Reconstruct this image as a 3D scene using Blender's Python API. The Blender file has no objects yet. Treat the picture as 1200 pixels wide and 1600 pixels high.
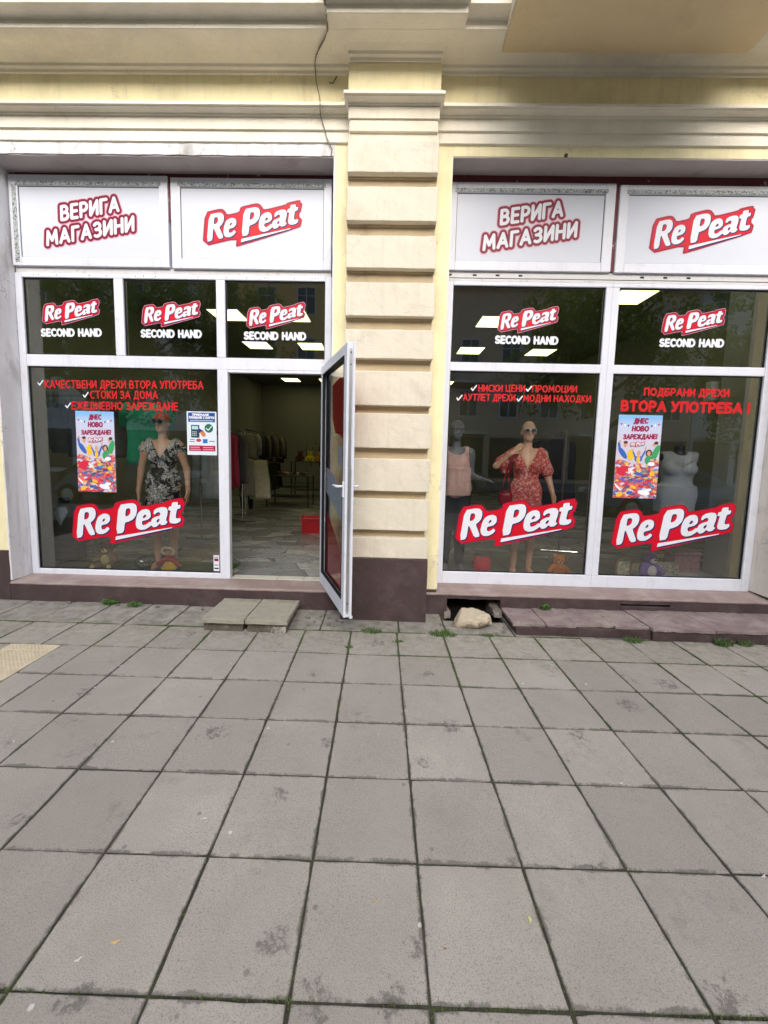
import bpy, bmesh, math, random
import numpy as np
from mathutils import Vector, Matrix
random.seed(7); RNG = np.random.default_rng(7)
S = bpy.context.scene; COL = S.collection
R = math.radians
# ---------------------------------------------------------------- camera
F, CX, CY = 628.2, 589.7, 773.0                      # focal length and principal point, pixels of a 1200 x 1600 frame
CAM = np.array([0.0, -4.1, 1.538])
ROT = np.array([[0.99953504, 0.02039504, 0.02266596],
                [0.02451872, -0.09572375, -0.99510592],
                [-0.01812555, 0.99519898, -0.09617931]])   # rows: right, down, forward
cd = bpy.data.cameras.new('camera'); cam = bpy.data.objects.new('camera', cd); COL.objects.link(cam)
m4 = Matrix.Identity(4)
for i in range(3):
    m4[i][0] = ROT[0][i]; m4[i][1] = -ROT[1][i]; m4[i][2] = -ROT[2][i]; m4[i][3] = CAM[i]
cam.matrix_world = m4
cd.sensor_fit = 'VERTICAL'; cd.sensor_height = 36; cd.lens = F/1600*36
cd.shift_x = (600-CX)/1600; cd.shift_y = (CY-800)/1600
cd.clip_start = .05; cd.clip_end = 400
S.camera = cam
# ---------------------------------------------------------------- world and light
SUN_EL, SUN_AZ = R(30), R(176)
w = bpy.data.worlds.new('World'); S.world = w; w.use_nodes = True
nt = w.node_tree; sky = nt.nodes.new('ShaderNodeTexSky'); sky.sky_type = 'NISHITA'; sky.sun_disc = False
sky.sun_elevation = SUN_EL; sky.sun_rotation = SUN_AZ; sky.air_density = 1.0; sky.dust_density = 3.0; sky.ozone_density = 1.0
nt.links.new(sky.outputs[0], nt.nodes['Background'].inputs[0]); nt.nodes['Background'].inputs[1].default_value = .15
sl = bpy.data.lights.new('sun', 'SUN'); sl.energy = 2.7; sl.angle = R(55); sl.color = (1, .98, .95)
so = bpy.data.objects.new('sun', sl); COL.objects.link(so)
sd = Vector((math.sin(SUN_AZ)*math.cos(SUN_EL), math.cos(SUN_AZ)*math.cos(SUN_EL), math.sin(SUN_EL)))
so.rotation_euler = sd.to_track_quat('Z', 'Y').to_euler(); so.location = (0, -6, 20)
S.view_settings.view_transform = 'Standard'; S.view_settings.look = 'None'; S.view_settings.gamma = 1
S.view_settings.exposure = 0.78
# ---------------------------------------------------------------- helpers
def ray(u, v): return ROT.T @ np.array([(u-CX)/F, (v-CY)/F, 1.0])
def onY(u, v, y=0.0):
    d = ray(u, v); return CAM + d*((y-CAM[1])/d[1])
def onZ(u, v, z=0.0):
    d = ray(u, v); return CAM + d*((z-CAM[2])/d[2])
def G(x, y): return -0.0056*x + 0.0022*y              # the pavement falls a little to the right

def tag(o, label=None, cat=None, group=None, kind=None):
    if label: o['label'] = label
    if cat: o['category'] = cat
    if group: o['group'] = group
    if kind: o['kind'] = kind
    return o
def empty(name, loc=(0, 0, 0), rz=0, label=None, cat=None, group=None):
    o = bpy.data.objects.new(name, None); COL.objects.link(o); o.location = loc; o.rotation_euler = (0, 0, rz)
    o.empty_display_size = .1
    return tag(o, label, cat, group)
def copy_tree(o, parent=None):
    c = o.copy(); COL.objects.link(c); c.parent = parent
    for ch in list(o.children): copy_tree(ch, c)
    return c
class MB:
    def __init__(s): s.v = []; s.f = []; s.m = []
    def add(s, vs, fs, mi=0):
        n = len(s.v); s.v += [tuple(map(float, p)) for p in vs]; s.f += [tuple(n+i for i in f) for f in fs]; s.m += [mi]*len(fs)
    def box(s, x0, x1, y0, y1, z0, z1, mi=0, b=0):
        if b:
            b = min(b, (x1-x0)*.45, (y1-y0)*.45, (z1-z0)*.45)
            bm = bmesh.new(); bmesh.ops.create_cube(bm, size=1)
            for q in bm.verts: q.co = Vector(((x0+x1)/2+q.co.x*(x1-x0), (y0+y1)/2+q.co.y*(y1-y0), (z0+z1)/2+q.co.z*(z1-z0)))
            bmesh.ops.bevel(bm, geom=list(bm.edges), offset=b, segments=2, profile=.5, affect='EDGES')
            s.add([q.co[:] for q in bm.verts], [[q.index for q in f.verts] for f in bm.faces], mi); bm.free(); return
        s.add([(x0,y0,z0),(x1,y0,z0),(x1,y1,z0),(x0,y1,z0),(x0,y0,z1),(x1,y0,z1),(x1,y1,z1),(x0,y1,z1)],
              [(0,3,2,1),(4,5,6,7),(0,1,5,4),(1,2,6,5),(2,3,7,6),(3,0,4,7)], mi)
    def tube(s, pts, r, n=8, mi=0, cap=True):
        pts = [Vector(p) for p in pts]; rr = r if isinstance(r, (list, tuple)) else [r]*len(pts)
        rings = []
        for i, p in enumerate(pts):
            d = (pts[min(i+1, len(pts)-1)]-pts[max(i-1, 0)]).normalized()
            a = d.orthogonal().normalized() if i == 0 else (pa - d*pa.dot(d)).normalized()
            pa = a; b = d.cross(a)
            rings.append([p+(a*math.cos(t)+b*math.sin(t))*rr[i] for t in [2*math.pi*k/n for k in range(n)]])
        vs = [q for rg in rings for q in rg]; fs = []
        for i in range(len(pts)-1):
            for k in range(n): fs.append((i*n+k, i*n+(k+1) % n, (i+1)*n+(k+1) % n, (i+1)*n+k))
        if cap: fs.append(tuple(reversed(range(n)))); fs.append(tuple((len(pts)-1)*n+k for k in range(n)))
        s.add(vs, fs, mi)
    def lathe(s, prof, c=(0, 0, 0), n=24, mi=0):
        vs = []; fs = []
        for r_, z in prof:
            for k in range(n): vs.append((c[0]+r_*math.cos(2*math.pi*k/n), c[1]+r_*math.sin(2*math.pi*k/n), c[2]+z))
        for i in range(len(prof)-1):
            for k in range(n): fs.append((i*n+k, i*n+(k+1) % n, (i+1)*n+(k+1) % n, (i+1)*n+k))
        fs.append(tuple(reversed(range(n)))); fs.append(tuple((len(prof)-1)*n+k for k in range(n)))
        s.add(vs, fs, mi)
    def extr(s, poly, x0, x1, mi=0):
        """polygon of (y, z) run from x0 to x1"""
        n = len(poly); vs = [(x0, y, z) for y, z in poly]+[(x1, y, z) for y, z in poly]
        s.add(vs, [tuple(range(n)), tuple(reversed(range(n, 2*n)))]+[(i, n+i, n+(i+1) % n, (i+1) % n) for i in range(n)], mi)
    def build(s, name, mats, parent=None, smooth=False, fix=True):
        me = bpy.data.meshes.new(name); me.from_pydata(s.v, [], s.f)
        if not isinstance(mats, (list, tuple)): mats = [mats]
        for m in mats: me.materials.append(m)
        if len(mats) > 1: me.polygons.foreach_set('material_index', s.m)
        if fix:
            bm = bmesh.new(); bm.from_mesh(me); bmesh.ops.recalc_face_normals(bm, faces=bm.faces); bm.to_mesh(me); bm.free()
        if smooth: me.polygons.foreach_set('use_smooth', [True]*len(me.polygons))
        me.update()
        o = bpy.data.objects.new(name, me); COL.objects.link(o); o.parent = parent
        return o
def rough_up(o, amp, scale, cut=None):
    """subdivide a simple mesh and push its points with value noise so edges are not ruled lines"""
    from mathutils import noise
    bm = bmesh.new(); bm.from_mesh(o.data)
    for _ in range(12):
        es = [e for e in bm.edges if e.calc_length() > (cut or .06)]
        if not es: break
        bmesh.ops.subdivide_edges(bm, edges=es, cuts=1, use_grid_fill=True)
    for v in bm.verts:
        n = noise.noise_vector(v.co*scale)*amp + noise.noise_vector(v.co*scale*3.1)*amp*.5
        v.co += n
    bm.to_mesh(o.data); bm.free()

# ---------------------------------------------------------------- materials
def new_mat(name):
    m = bpy.data.materials.new(name); m.use_nodes = True
    return m, m.node_tree.nodes, m.node_tree.links, m.node_tree.nodes['Principled BSDF']
def rgb(c): return (c[0], c[1], c[2], 1)
def noise_node(N, L, vec, scale, detail=5, rough=.6, dist=0):
    n = N.new('ShaderNodeTexNoise'); n.inputs['Scale'].default_value = scale; n.inputs['Detail'].default_value = detail
    n.inputs['Roughness'].default_value = rough; n.inputs['Distortion'].default_value = dist
    if vec is not None: L.new(vec, n.inputs['Vector'])
    return n
def ramp(N, L, src, stops, interp='LINEAR'):
    r = N.new('ShaderNodeValToRGB'); cr = r.color_ramp; cr.interpolation = interp
    while len(cr.elements) < len(stops): cr.elements.new(.5)
    for e, (p, c) in zip(cr.elements, stops):
        e.position = p; e.color = rgb(c) if isinstance(c, (tuple, list)) else (c, c, c, 1)
    L.new(src, r.inputs[0]); return r
def mixc(N, L, fac, a, b, mode='MIX'):
    m = N.new('ShaderNodeMix'); m.data_type = 'RGBA'; m.blend_type = mode
    if isinstance(fac, (int, float)): m.inputs[0].default_value = fac
    else: L.new(fac, m.inputs[0])
    for s, i in ((a, 6), (b, 7)):
        if isinstance(s, (tuple, list)): m.inputs[i].default_value = rgb(s)
        else: L.new(s, m.inputs[i])
    return m.outputs[2]
def mat(name, col, rough=.6, var=.12, vs=6, dirt=None, damt=.5, dscale=3, dthr=(.55, .75), bump=0, bs=60, spec=.5, metal=0, stretch=None, coat=0, cracks=0, streak=0):
    m, N, L, P = new_mat(name)
    tc = N.new('ShaderNodeTexCoord').outputs['Object']
    if stretch:
        mp = N.new('ShaderNodeMapping'); mp.inputs['Scale'].default_value = stretch; L.new(tc, mp.inputs[0]); tc2 = mp.outputs[0]
    else: tc2 = tc
    n1 = noise_node(N, L, tc, vs)
    c = ramp(N, L, n1.outputs[0], [(.3, tuple(x*(1-var) for x in col)), (.7, tuple(min(1, x*(1+var)) for x in col))]).outputs[0]
    if dirt:
        n2 = noise_node(N, L, tc2, dscale, 8, .65, .3)
        f = ramp(N, L, n2.outputs[0], [(dthr[0], 0), (dthr[1], damt)]).outputs[0]
        c = mixc(N, L, f, c, dirt)
    if streak:
        mp2 = N.new('ShaderNodeMapping'); mp2.inputs['Scale'].default_value = (9, 9, .7); L.new(tc, mp2.inputs[0]); n5 = noise_node(N, L, mp2.outputs[0], 1.5, 7, .7)
        c = mixc(N, L, ramp(N, L, n5.outputs[0], [(.52, 0), (.70, streak)]).outputs[0], c, (.22, .19, .15))
    if cracks:
        n6 = noise_node(N, L, tc, 3.5, 5, .7); s6 = N.new('ShaderNodeVectorMath'); s6.operation = 'SCALE'; s6.inputs['Scale'].default_value = .35; L.new(n6.outputs['Color'], s6.inputs[0])
        a6 = N.new('ShaderNodeVectorMath'); a6.operation = 'ADD'; L.new(s6.outputs[0], a6.inputs[0]); L.new(tc, a6.inputs[1])
        v6 = N.new('ShaderNodeTexVoronoi'); v6.feature = 'DISTANCE_TO_EDGE'; v6.inputs['Scale'].default_value = 1.7; L.new(a6.outputs[0], v6.inputs[0])
        n7 = noise_node(N, L, tc, 1.7, 2, .5); m7 = N.new('ShaderNodeMath'); m7.operation = 'MULTIPLY'
        L.new(ramp(N, L, v6.outputs[0], [(.0, 1), (.007, 0)]).outputs[0], m7.inputs[0]); L.new(ramp(N, L, n7.outputs[0], [(.50, 0), (.56, cracks)]).outputs[0], m7.inputs[1])
        c = mixc(N, L, m7.outputs[0], c, (.10, .085, .065))
    L.new(c, P.inputs['Base Color'])
    P.inputs['Roughness'].default_value = rough; P.inputs['Specular IOR Level'].default_value = spec; P.inputs['Metallic'].default_value = metal
    P.inputs['Coat Weight'].default_value = coat
    if bump:
        n3 = noise_node(N, L, tc, bs, 6, .6); b = N.new('ShaderNodeBump'); b.inputs['Strength'].default_value = bump; b.inputs['Distance'].default_value = .01
        n4 = noise_node(N, L, tc, bs/9, 3, .5)
        ad = N.new('ShaderNodeMath'); ad.operation = 'ADD'; L.new(n3.outputs[0], ad.inputs[0]); L.new(n4.outputs[0], ad.inputs[1])
        L.new(ad.outputs[0], b.inputs['Height']); L.new(b.outputs[0], P.inputs['Normal'])
    return m
def flat(name, col, rough=.5, spec=.2):
    return mat(name, col, rough, var=.03, vs=20, spec=spec)
def emis(name, col, st):
    m, N, L, P = new_mat(name); P.inputs['Base Color'].default_value = rgb((.8, .8, .75))
    P.inputs['Emission Color'].default_value = rgb(col); P.inputs['Emission Strength'].default_value = st
    return m
def glass(name, tint=(.93, .95, .94), boost=1.0, base=0.02):
    m, N, L, P = new_mat(name); N.remove(P)
    out = N['Material Output']; t = N.new('ShaderNodeBsdfTransparent'); t.inputs[0].default_value = rgb(tint)
    g = N.new('ShaderNodeBsdfGlossy'); g.inputs['Roughness'].default_value = .0; g.inputs['Color'].default_value = (1, 1, 1, 1)
    fr = N.new('ShaderNodeFresnel'); fr.inputs[0].default_value = 1.52
    ma = N.new('ShaderNodeMath'); ma.operation = 'MULTIPLY_ADD'; ma.inputs[1].default_value = boost; ma.inputs[2].default_value = base; ma.use_clamp = True
    L.new(fr.outputs[0], ma.inputs[0])
    tc = N.new('ShaderNodeTexCoord'); n = noise_node(N, L, tc.outputs['Object'], 1.3, 2); b = N.new('ShaderNodeBump'); b.inputs['Strength'].default_value = .004; b.inputs['Distance'].default_value = .1
    L.new(n.outputs[0], b.inputs['Height']); L.new(b.outputs[0], g.inputs['Normal'])
    mx = N.new('ShaderNodeMixShader'); L.new(ma.outputs[0], mx.inputs[0]); L.new(t.outputs[0], mx.inputs[1]); L.new(g.outputs[0], mx.inputs[2]); L.new(mx.outputs[0], out.inputs[0])
    return m
M = {}
M['yellow'] = mat('yellow_plaster', (.86, .775, .49), .85, .08, 3, dirt=(.50, .43, .27), damt=.45, dscale=2.2, dthr=(.52, .75), bump=.25, bs=70, stretch=(1, 1, .35), cracks=.35, streak=.16)
M['cream'] = mat('cream_plaster', (.70, .645, .53), .85, .05, 2.5, dirt=(.42, .36, .27), damt=.5, dscale=2.6, dthr=(.52, .8), bump=.35, bs=80, cracks=.25, streak=.14)
M['cornice'] = mat('cornice_plaster', (.84, .79, .67), .85, .07, 2.5, dirt=(.46, .40, .30), damt=.4, dscale=2.2, dthr=(.5, .75), bump=.3, bs=50, stretch=(.4, 1, 2.2), cracks=.2, streak=.08)
M['balcony'] = mat('balcony_render', (.76, .63, .40), .9, .08, 1.4, dirt=(.52, .41, .25), damt=.35, dscale=2.5, bump=.3, bs=50)
M['jamb'] = mat('painted_jamb_plaster', (.72, .71, .73), .75, .06, 3, dirt=(.3, .28, .25), damt=.75, dscale=3.5, dthr=(.55, .72), bump=.35, bs=45, stretch=(1, 1, .35), cracks=.8, streak=.4)
M['jamb_warm'] = mat('cream_jamb_plaster', (.80, .745, .66), .75, .06, 3, dirt=(.36, .31, .26), damt=.6, dscale=3.5, dthr=(.55, .75), bump=.35, bs=45, streak=.25, cracks=.6)
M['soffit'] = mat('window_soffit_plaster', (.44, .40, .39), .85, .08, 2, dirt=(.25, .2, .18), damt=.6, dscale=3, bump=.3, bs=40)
M['brown'] = mat('brown_plinth_paint', (.060, .037, .038), .55, .18, 4, dirt=(.15, .125, .12), damt=.55, dscale=5, dthr=(.5, .8), bump=.35, bs=45)
M['sill'] = mat('terrazzo_sill', (.27, .20, .185), .7, .12, 6, dirt=(.42, .37, .34), damt=.7, dscale=3.2, dthr=(.48, .72), bump=.4, bs=60)
M['oldstep'] = mat('crumbling_step_stone', (.22, .165, .16), .85, .2, 7, dirt=(.36, .32, .29), damt=.8, dscale=4, dthr=(.45, .7), bump=.9, bs=30)
M['red_strip'] = mat('old_red_paint', (.11, .012, .018), .6, .2, 12, dirt=(.5, .47, .45), damt=.8, dscale=9, dthr=(.6, .68), bump=.3)
M['pvc'] = mat('white_window_plastic', (.69, .71, .785), .4, .03, 3, dirt=(.36, .34, .31), damt=.5, dscale=7, dthr=(.55, .85), spec=.3, streak=.12)
M['pvc_old'] = mat('aged_window_plastic', (.60, .59, .60), .5, .04, 4, dirt=(.35, .33, .32), damt=.6, dscale=14, dthr=(.55, .7))
M['filmtape'] = mat('residue_of_protective_film', (.42, .46, .46), .6, .1, 20, dirt=(.07, .09, .09), damt=.9, dscale=60, dthr=(.5, .56))
M['gasket'] = flat('black_rubber', (.012, .014, .018), .5)
M['panel'] = mat('white_sign_panel', (.61, .64, .72), .45, .02, 1.2, spec=.2)
M['glass'] = glass('window_glass', tint=(.955, .97, .96), boost=3.3, base=.0)
M['doorglass'] = glass('door_glass', boost=1.1, base=.0)
M['metal'] = mat('brushed_metal', (.55, .55, .56), .35, .05, 30, metal=.9)
M['dark_metal'] = flat('dark_metal', (.03, .03, .033), .4)
M['chrome'] = mat('chrome_rail', (.6, .6, .6), .2, .03, 30, metal=1)
M['dred'] = flat('red_vinyl', (.58, .006, .022), .4)
M['dmar'] = flat('dark_red_vinyl', (.26, .01, .04), .4)
M['dmar2'] = flat('dark_maroon_print', (.19, .009, .035), .4)
M['dpink'] = flat('pink_vinyl_edge', (.66, .26, .34), .4)
M['dwhite'] = flat('white_vinyl', (.72, .745, .81), .4)
M['dnavy'] = flat('navy_vinyl', (.02, .018, .10), .4)
M['dtext'] = flat('red_lettering', (.56, .018, .022), .4)
M['dblack'] = flat('black_vinyl', (.01, .01, .01), .4)
M['light'] = emis('ceiling_light_panel', (1.0, .955, .42), 2.1)
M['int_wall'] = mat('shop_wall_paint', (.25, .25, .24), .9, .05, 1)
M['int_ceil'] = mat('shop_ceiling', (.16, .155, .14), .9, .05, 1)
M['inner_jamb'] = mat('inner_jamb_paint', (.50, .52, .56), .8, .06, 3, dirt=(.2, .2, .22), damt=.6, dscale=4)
# ---------------------------------------------------------------- flat lettering and logos (signed distance -> flat sheet)
def seg_sdf(U, V, segs, cut):
    d = np.full(U.shape, 1e3)
    us = U[0]; vs = V[:, 0]
    for (ax, ay), (bx, by) in segs:
        i0, i1 = np.searchsorted(us, [min(ax, bx)-cut, max(ax, bx)+cut]); j0, j1 = np.searchsorted(vs, [min(ay, by)-cut, max(ay, by)+cut])
        if i1 <= i0 or j1 <= j0: continue
        u = U[j0:j1, i0:i1]; v = V[j0:j1, i0:i1]
        dx, dy = bx-ax, by-ay; L2 = dx*dx+dy*dy+1e-12
        t = np.clip(((u-ax)*dx+(v-ay)*dy)/L2, 0, 1)
        d[j0:j1, i0:i1] = np.minimum(d[j0:j1, i0:i1], np.hypot(u-ax-t*dx, v-ay-t*dy))
    return d
def poly_sdf(U, V, loops, cut=1e3):
    segs = [(lp[i], lp[(i+1) % len(lp)]) for lp in loops for i in range(len(lp))]
    d = seg_sdf(U, V, segs, cut); ins = np.zeros(U.shape, bool)
    for (ax, ay), (bx, by) in segs:
        if ay == by: continue
        c = ((ay > V) != (by > V)); x = ax+(V-ay)*(bx-ax)/(by-ay); ins ^= (c & (U < x))
    return np.where(ins, -d, d)
def smooth_loop(lp, n=2):
    """Chaikin corner cutting, gentle"""
    for _ in range(n):
        q = []
        for i in range(len(lp)):
            a, b = lp[i], lp[(i+1) % len(lp)]
            q.append((a[0]*.82+b[0]*.18, a[1]*.82+b[1]*.18)); q.append((a[0]*.18+b[0]*.82, a[1]*.18+b[1]*.82))
        lp = q
    return lp
def sheet(mb, U, V, D, thr, place, mi=0):
    """fill of D < thr as non-overlapping polygons"""
    A = D-thr; I = A < 0
    full = I[:-1, :-1] & I[1:, :-1] & I[:-1, 1:] & I[1:, 1:]; anyi = I[:-1, :-1] | I[1:, :-1] | I[:-1, 1:] | I[1:, 1:]
    us = U[0]; vs = V[:, 0]
    for j in range(full.shape[0]):
        row = full[j]; i = 0; idx = np.flatnonzero(row)
        if len(idx):
            br = np.flatnonzero(np.diff(idx) > 1); st = np.r_[idx[0], idx[br+1]]; en = np.r_[idx[br], idx[-1]]
            for a, b in zip(st, en):
                mb.add([place(us[a], vs[j]), place(us[b+1], vs[j]), place(us[b+1], vs[j+1]), place(us[a], vs[j+1])], [(0, 1, 2, 3)], mi)
    for j, i in zip(*np.nonzero(anyi & ~full)):
        c = [(us[i], vs[j], A[j, i]), (us[i+1], vs[j], A[j, i+1]), (us[i+1], vs[j+1], A[j+1, i+1]), (us[i], vs[j+1], A[j+1, i])]
        p = []
        for k in range(4):
            a, b = c[k], c[(k+1) % 4]
            if a[2] < 0: p.append((a[0], a[1]))
            if (a[2] < 0) != (b[2] < 0):
                t = a[2]/(a[2]-b[2]); p.append((a[0]+t*(b[0]-a[0]), a[1]+t*(b[1]-a[1])))
        if len(p) >= 3: mb.add([place(*q) for q in p], [tuple(range(len(p)))], mi)
def grid(u0, u1, v0, v1, h): return np.meshgrid(np.arange(u0, u1+h, h), np.arange(v0, v1+h, h))
def arc(cx, cy, rx, ry, a0, a1, n=10): return [(cx+rx*math.cos(R(a0+(a1-a0)*k/n)), cy+ry*math.sin(R(a0+(a1-a0)*k/n))) for k in range(n+1)]
def bowl(x0, x1, y0, y1):
    r = (y1-y0)/2; rx = min(r, (x1-x0)*.75); return [(x0, y1)]+arc(x1-rx, (y0+y1)/2, rx, r, 90, -90, 8)+[(x0, y0)]
GL = {
 'А': (.72, [[(0, 0), (.36, 1), (.72, 0)], [(.13, .3), (.59, .3)]]),
 'Б': (.56, [[(.5, 1), (0, 1), (0, 0)], bowl(0, .56, 0, .56)]),
 'В': (.58, [[(0, 0), (0, 1)], bowl(0, .5, .52, 1), bowl(0, .58, 0, .52)]),
 'Г': (.48, [[(0, 0), (0, 1), (.48, 1)]]),
 'Д': (.72, [[(.1, 0), (.22, .4), (.24, 1), (.62, 1), (.62, 0)], [(0, -.2), (0, 0), (.72, 0), (.72, -.2)]]),
 'Е': (.5, [[(.5, 1), (0, 1), (0, 0), (.5, 0)], [(0, .51), (.44, .51)]]),
 'Ж': (.98, [[(.49, 0), (.49, 1)], [(.02, 1), (.4, .51), (0, 0)], [(.96, 1), (.58, .51), (.98, 0)], [(.4, .51), (.58, .51)]]),
 'З': (.55, [[(.02, .88)]+arc(.25, .76, .26, .24, 120, -90, 8)+[(.15, .52)], [(.2, .52)]+arc(.26, .26, .29, .26, 80, -130, 9)]),
 'И': (.6, [[(0, 1), (0, 0), (.6, 1), (.6, 0)]]),
 'К': (.56, [[(0, 0), (0, 1)], [(.52, 1), (.1, .52), (.56, 0)], [(0, .52), (.1, .52)]]),
 'Л': (.62, [[(0, 0), (.14, .14), (.2, 1), (.62, 1), (.62, 0)]]),
 'М': (.82, [[(0, 0), (.07, 1), (.41, .28), (.75, 1), (.82, 0)]]),
 'Н': (.6, [[(0, 0), (0, 1)], [(.6, 0), (.6, 1)], [(0, .51), (.6, .51)]]),
 'О': (.74, [arc(.37, .5, .37, .5, 0, 360, 24)]),
 'П': (.6, [[(0, 0), (0, 1), (.6, 1), (.6, 0)]]),
 'Р': (.54, [[(0, 0), (0, 1)], bowl(0, .54, .42, 1)]),
 'С': (.6, [arc(.37, .5, .37, .5, 52, 308, 18)]),
 'Т': (.62, [[(0, 1), (.62, 1)], [(.31, 0), (.31, 1)]]),
 'У': (.62, [[(0, 1), (.32, .32)], [(.62, 1), (.26, .12), (.05, .02)]]),
 'Х': (.64, [[(0, 0), (.62, 1)], [(.02, 1), (.64, 0)]]),
 'Ц': (.68, [[(0, 1), (0, 0), (.68, 0), (.68, -.2)], [(.58, 0), (.58, 1)]]),
 'Щ': (.94, [[(0, 1), (0, 0), (.94, 0), (.94, -.2)], [(.84, 0), (.84, 1)], [(.42, 0), (.42, 1)]]),
 'Ч': (.54, [[(0, 1), (.02, .58), (.14, .46), (.54, .5)], [(.54, 0), (.54, 1)]]),
 '!': (.06, [[(.03, 1), (.03, .3)], [(.03, .02), (.03, .0)]]),
 '%': (.84, [[(.2, 0), (.64, 1)], arc(.17, .76, .15, .2, 0, 360, 12), arc(.67, .24, .15, .2, 0, 360, 12)]),
 'S': (.56, [arc(.29, .74, .25, .26, 40, 270, 9)+arc(.28, .24, .28, .24, 90, -150, 9)]),
 'N': (.64, [[(0, 0), (0, 1), (.64, 0), (.64, 1)]]),
 'D': (.68, [[(0, 0), (0, 1)], [(0, 1), (.25, 1)]+arc(.25, .5, .43, .5, 90, -90, 12)+[(0, 0)]]),
}
GL['C'] = GL['С']; GL['O'] = GL['О']; GL['H'] = GL['Н']; GL['A'] = GL['А']; GL['E'] = GL['Е']
def layout(t, gap=.26, space=.42):
    x = 0; out = []
    for ch in t:
        if ch == ' ': x += space; continue
        w_, st = GL[ch]; out.append((x, st)); x += w_+gap
    return out, x-gap
def text_segs(t, B0, B1, h, lean=0.0, gap=.26, space=.42):
    """baseline from B0 to B1 (metres, in the sheet's plane), capital height h"""
    lo, W = layout(t, gap, space); ex = ((B1[0]-B0[0])/W, (B1[1]-B0[1])/W); segs = []
    for x, st in lo:
        for pl in st:
            q = [(B0[0]+(x+px)*ex[0]+py*h*lean, B0[1]+(x+px)*ex[1]+py*h) for px, py in pl]
            segs += list(zip(q[:-1], q[1:]))
    return segs
def text_sheet(name, segs_list, rad, m, place, parent, cell=.0025):
    segs = [s for sg in segs_list for s in sg]
    P = np.array(segs).reshape(-1, 2); pad = rad+cell*3
    U, V = grid(P[:, 0].min()-pad, P[:, 0].max()+pad, P[:, 1].min()-pad, P[:, 1].max()+pad, cell)
    mb = MB(); sheet(mb, U, V, seg_sdf(U, V, segs, pad), rad, place)
    return mb.build(name, m, parent, fix=False)
# the shop's mark, traced in its own units (1 = its width)
LG = dict(
 back=[(52,470),(108,120),(255,95),(300,98),(325,120),(345,158),(478,137),(495,85),(660,57),(700,65),(725,92),(745,127),(985,85),(1000,68),(1140,45),(1142,75),(1162,82),(1140,170),(1125,175),(1120,215),(1150,245),(1138,290),(1125,322),(430,488),(418,478),(432,405)],
 R=[[(150,148),(245,132),(285,135),(305,158),(308,190),(298,230),(272,262),(248,277),(292,388),(238,402),(192,292),(182,292),(165,412),(103,425)], [(203,180),(232,176),(245,190),(240,222),(222,243),(193,248)]],
 e=[[(440,228),(432,204),(402,191),(362,198),(328,222),(306,268),(292,325),(297,366),(320,386),(362,386),(402,366),(430,336),(410,316),(386,338),(362,345),(350,332),(352,303),(408,290),(436,262)], [(362,272),(370,248),(384,236),(392,243),(388,260)]],
 P=[[(530,112),(650,95),(685,103),(700,125),(700,168),(686,215),(650,254),(605,272),(578,277),(560,374),(485,386)], [(597,148),(626,143),(640,156),(635,190),(615,214),(584,222)]],
 e2=[[(828,200),(820,166),(790,151),(745,160),(706,190),(686,240),(678,296),(688,334),(722,351),(772,342),(812,318),(838,290),(816,270),(782,296),(750,306),(738,291),(740,266),(798,252),(825,228)], [(748,240),(757,216),(772,203),(784,210),(780,230)]],
 a=[[(852,196),(862,164),(888,146),(935,134),(975,138),(990,160),(986,200),(970,250),(968,262),(984,276),(958,301),(922,306),(906,290),(880,316),(850,326),(828,312),(822,280),(836,246),(870,226),(912,216),(919,194),(906,180),(884,188),(866,205)], [(908,242),(886,252),(876,270),(886,283),(904,268)]],
 t=[[(1035,92),(1092,88),(1086,118),(1115,116),(1108,150),(1078,154),(1060,232),(1072,245),(1105,236),(1108,262),(1084,284),(1042,292),(1006,286),(998,262),(1010,200),(1018,166),(994,168),(1002,132),(1028,128)]],
 bar=[[(482,410),(1022,326),(1022,333),(475,445)]])
def lpt(p): return ((p[0]-52)/1100., (470-p[1])/1100.)
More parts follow.
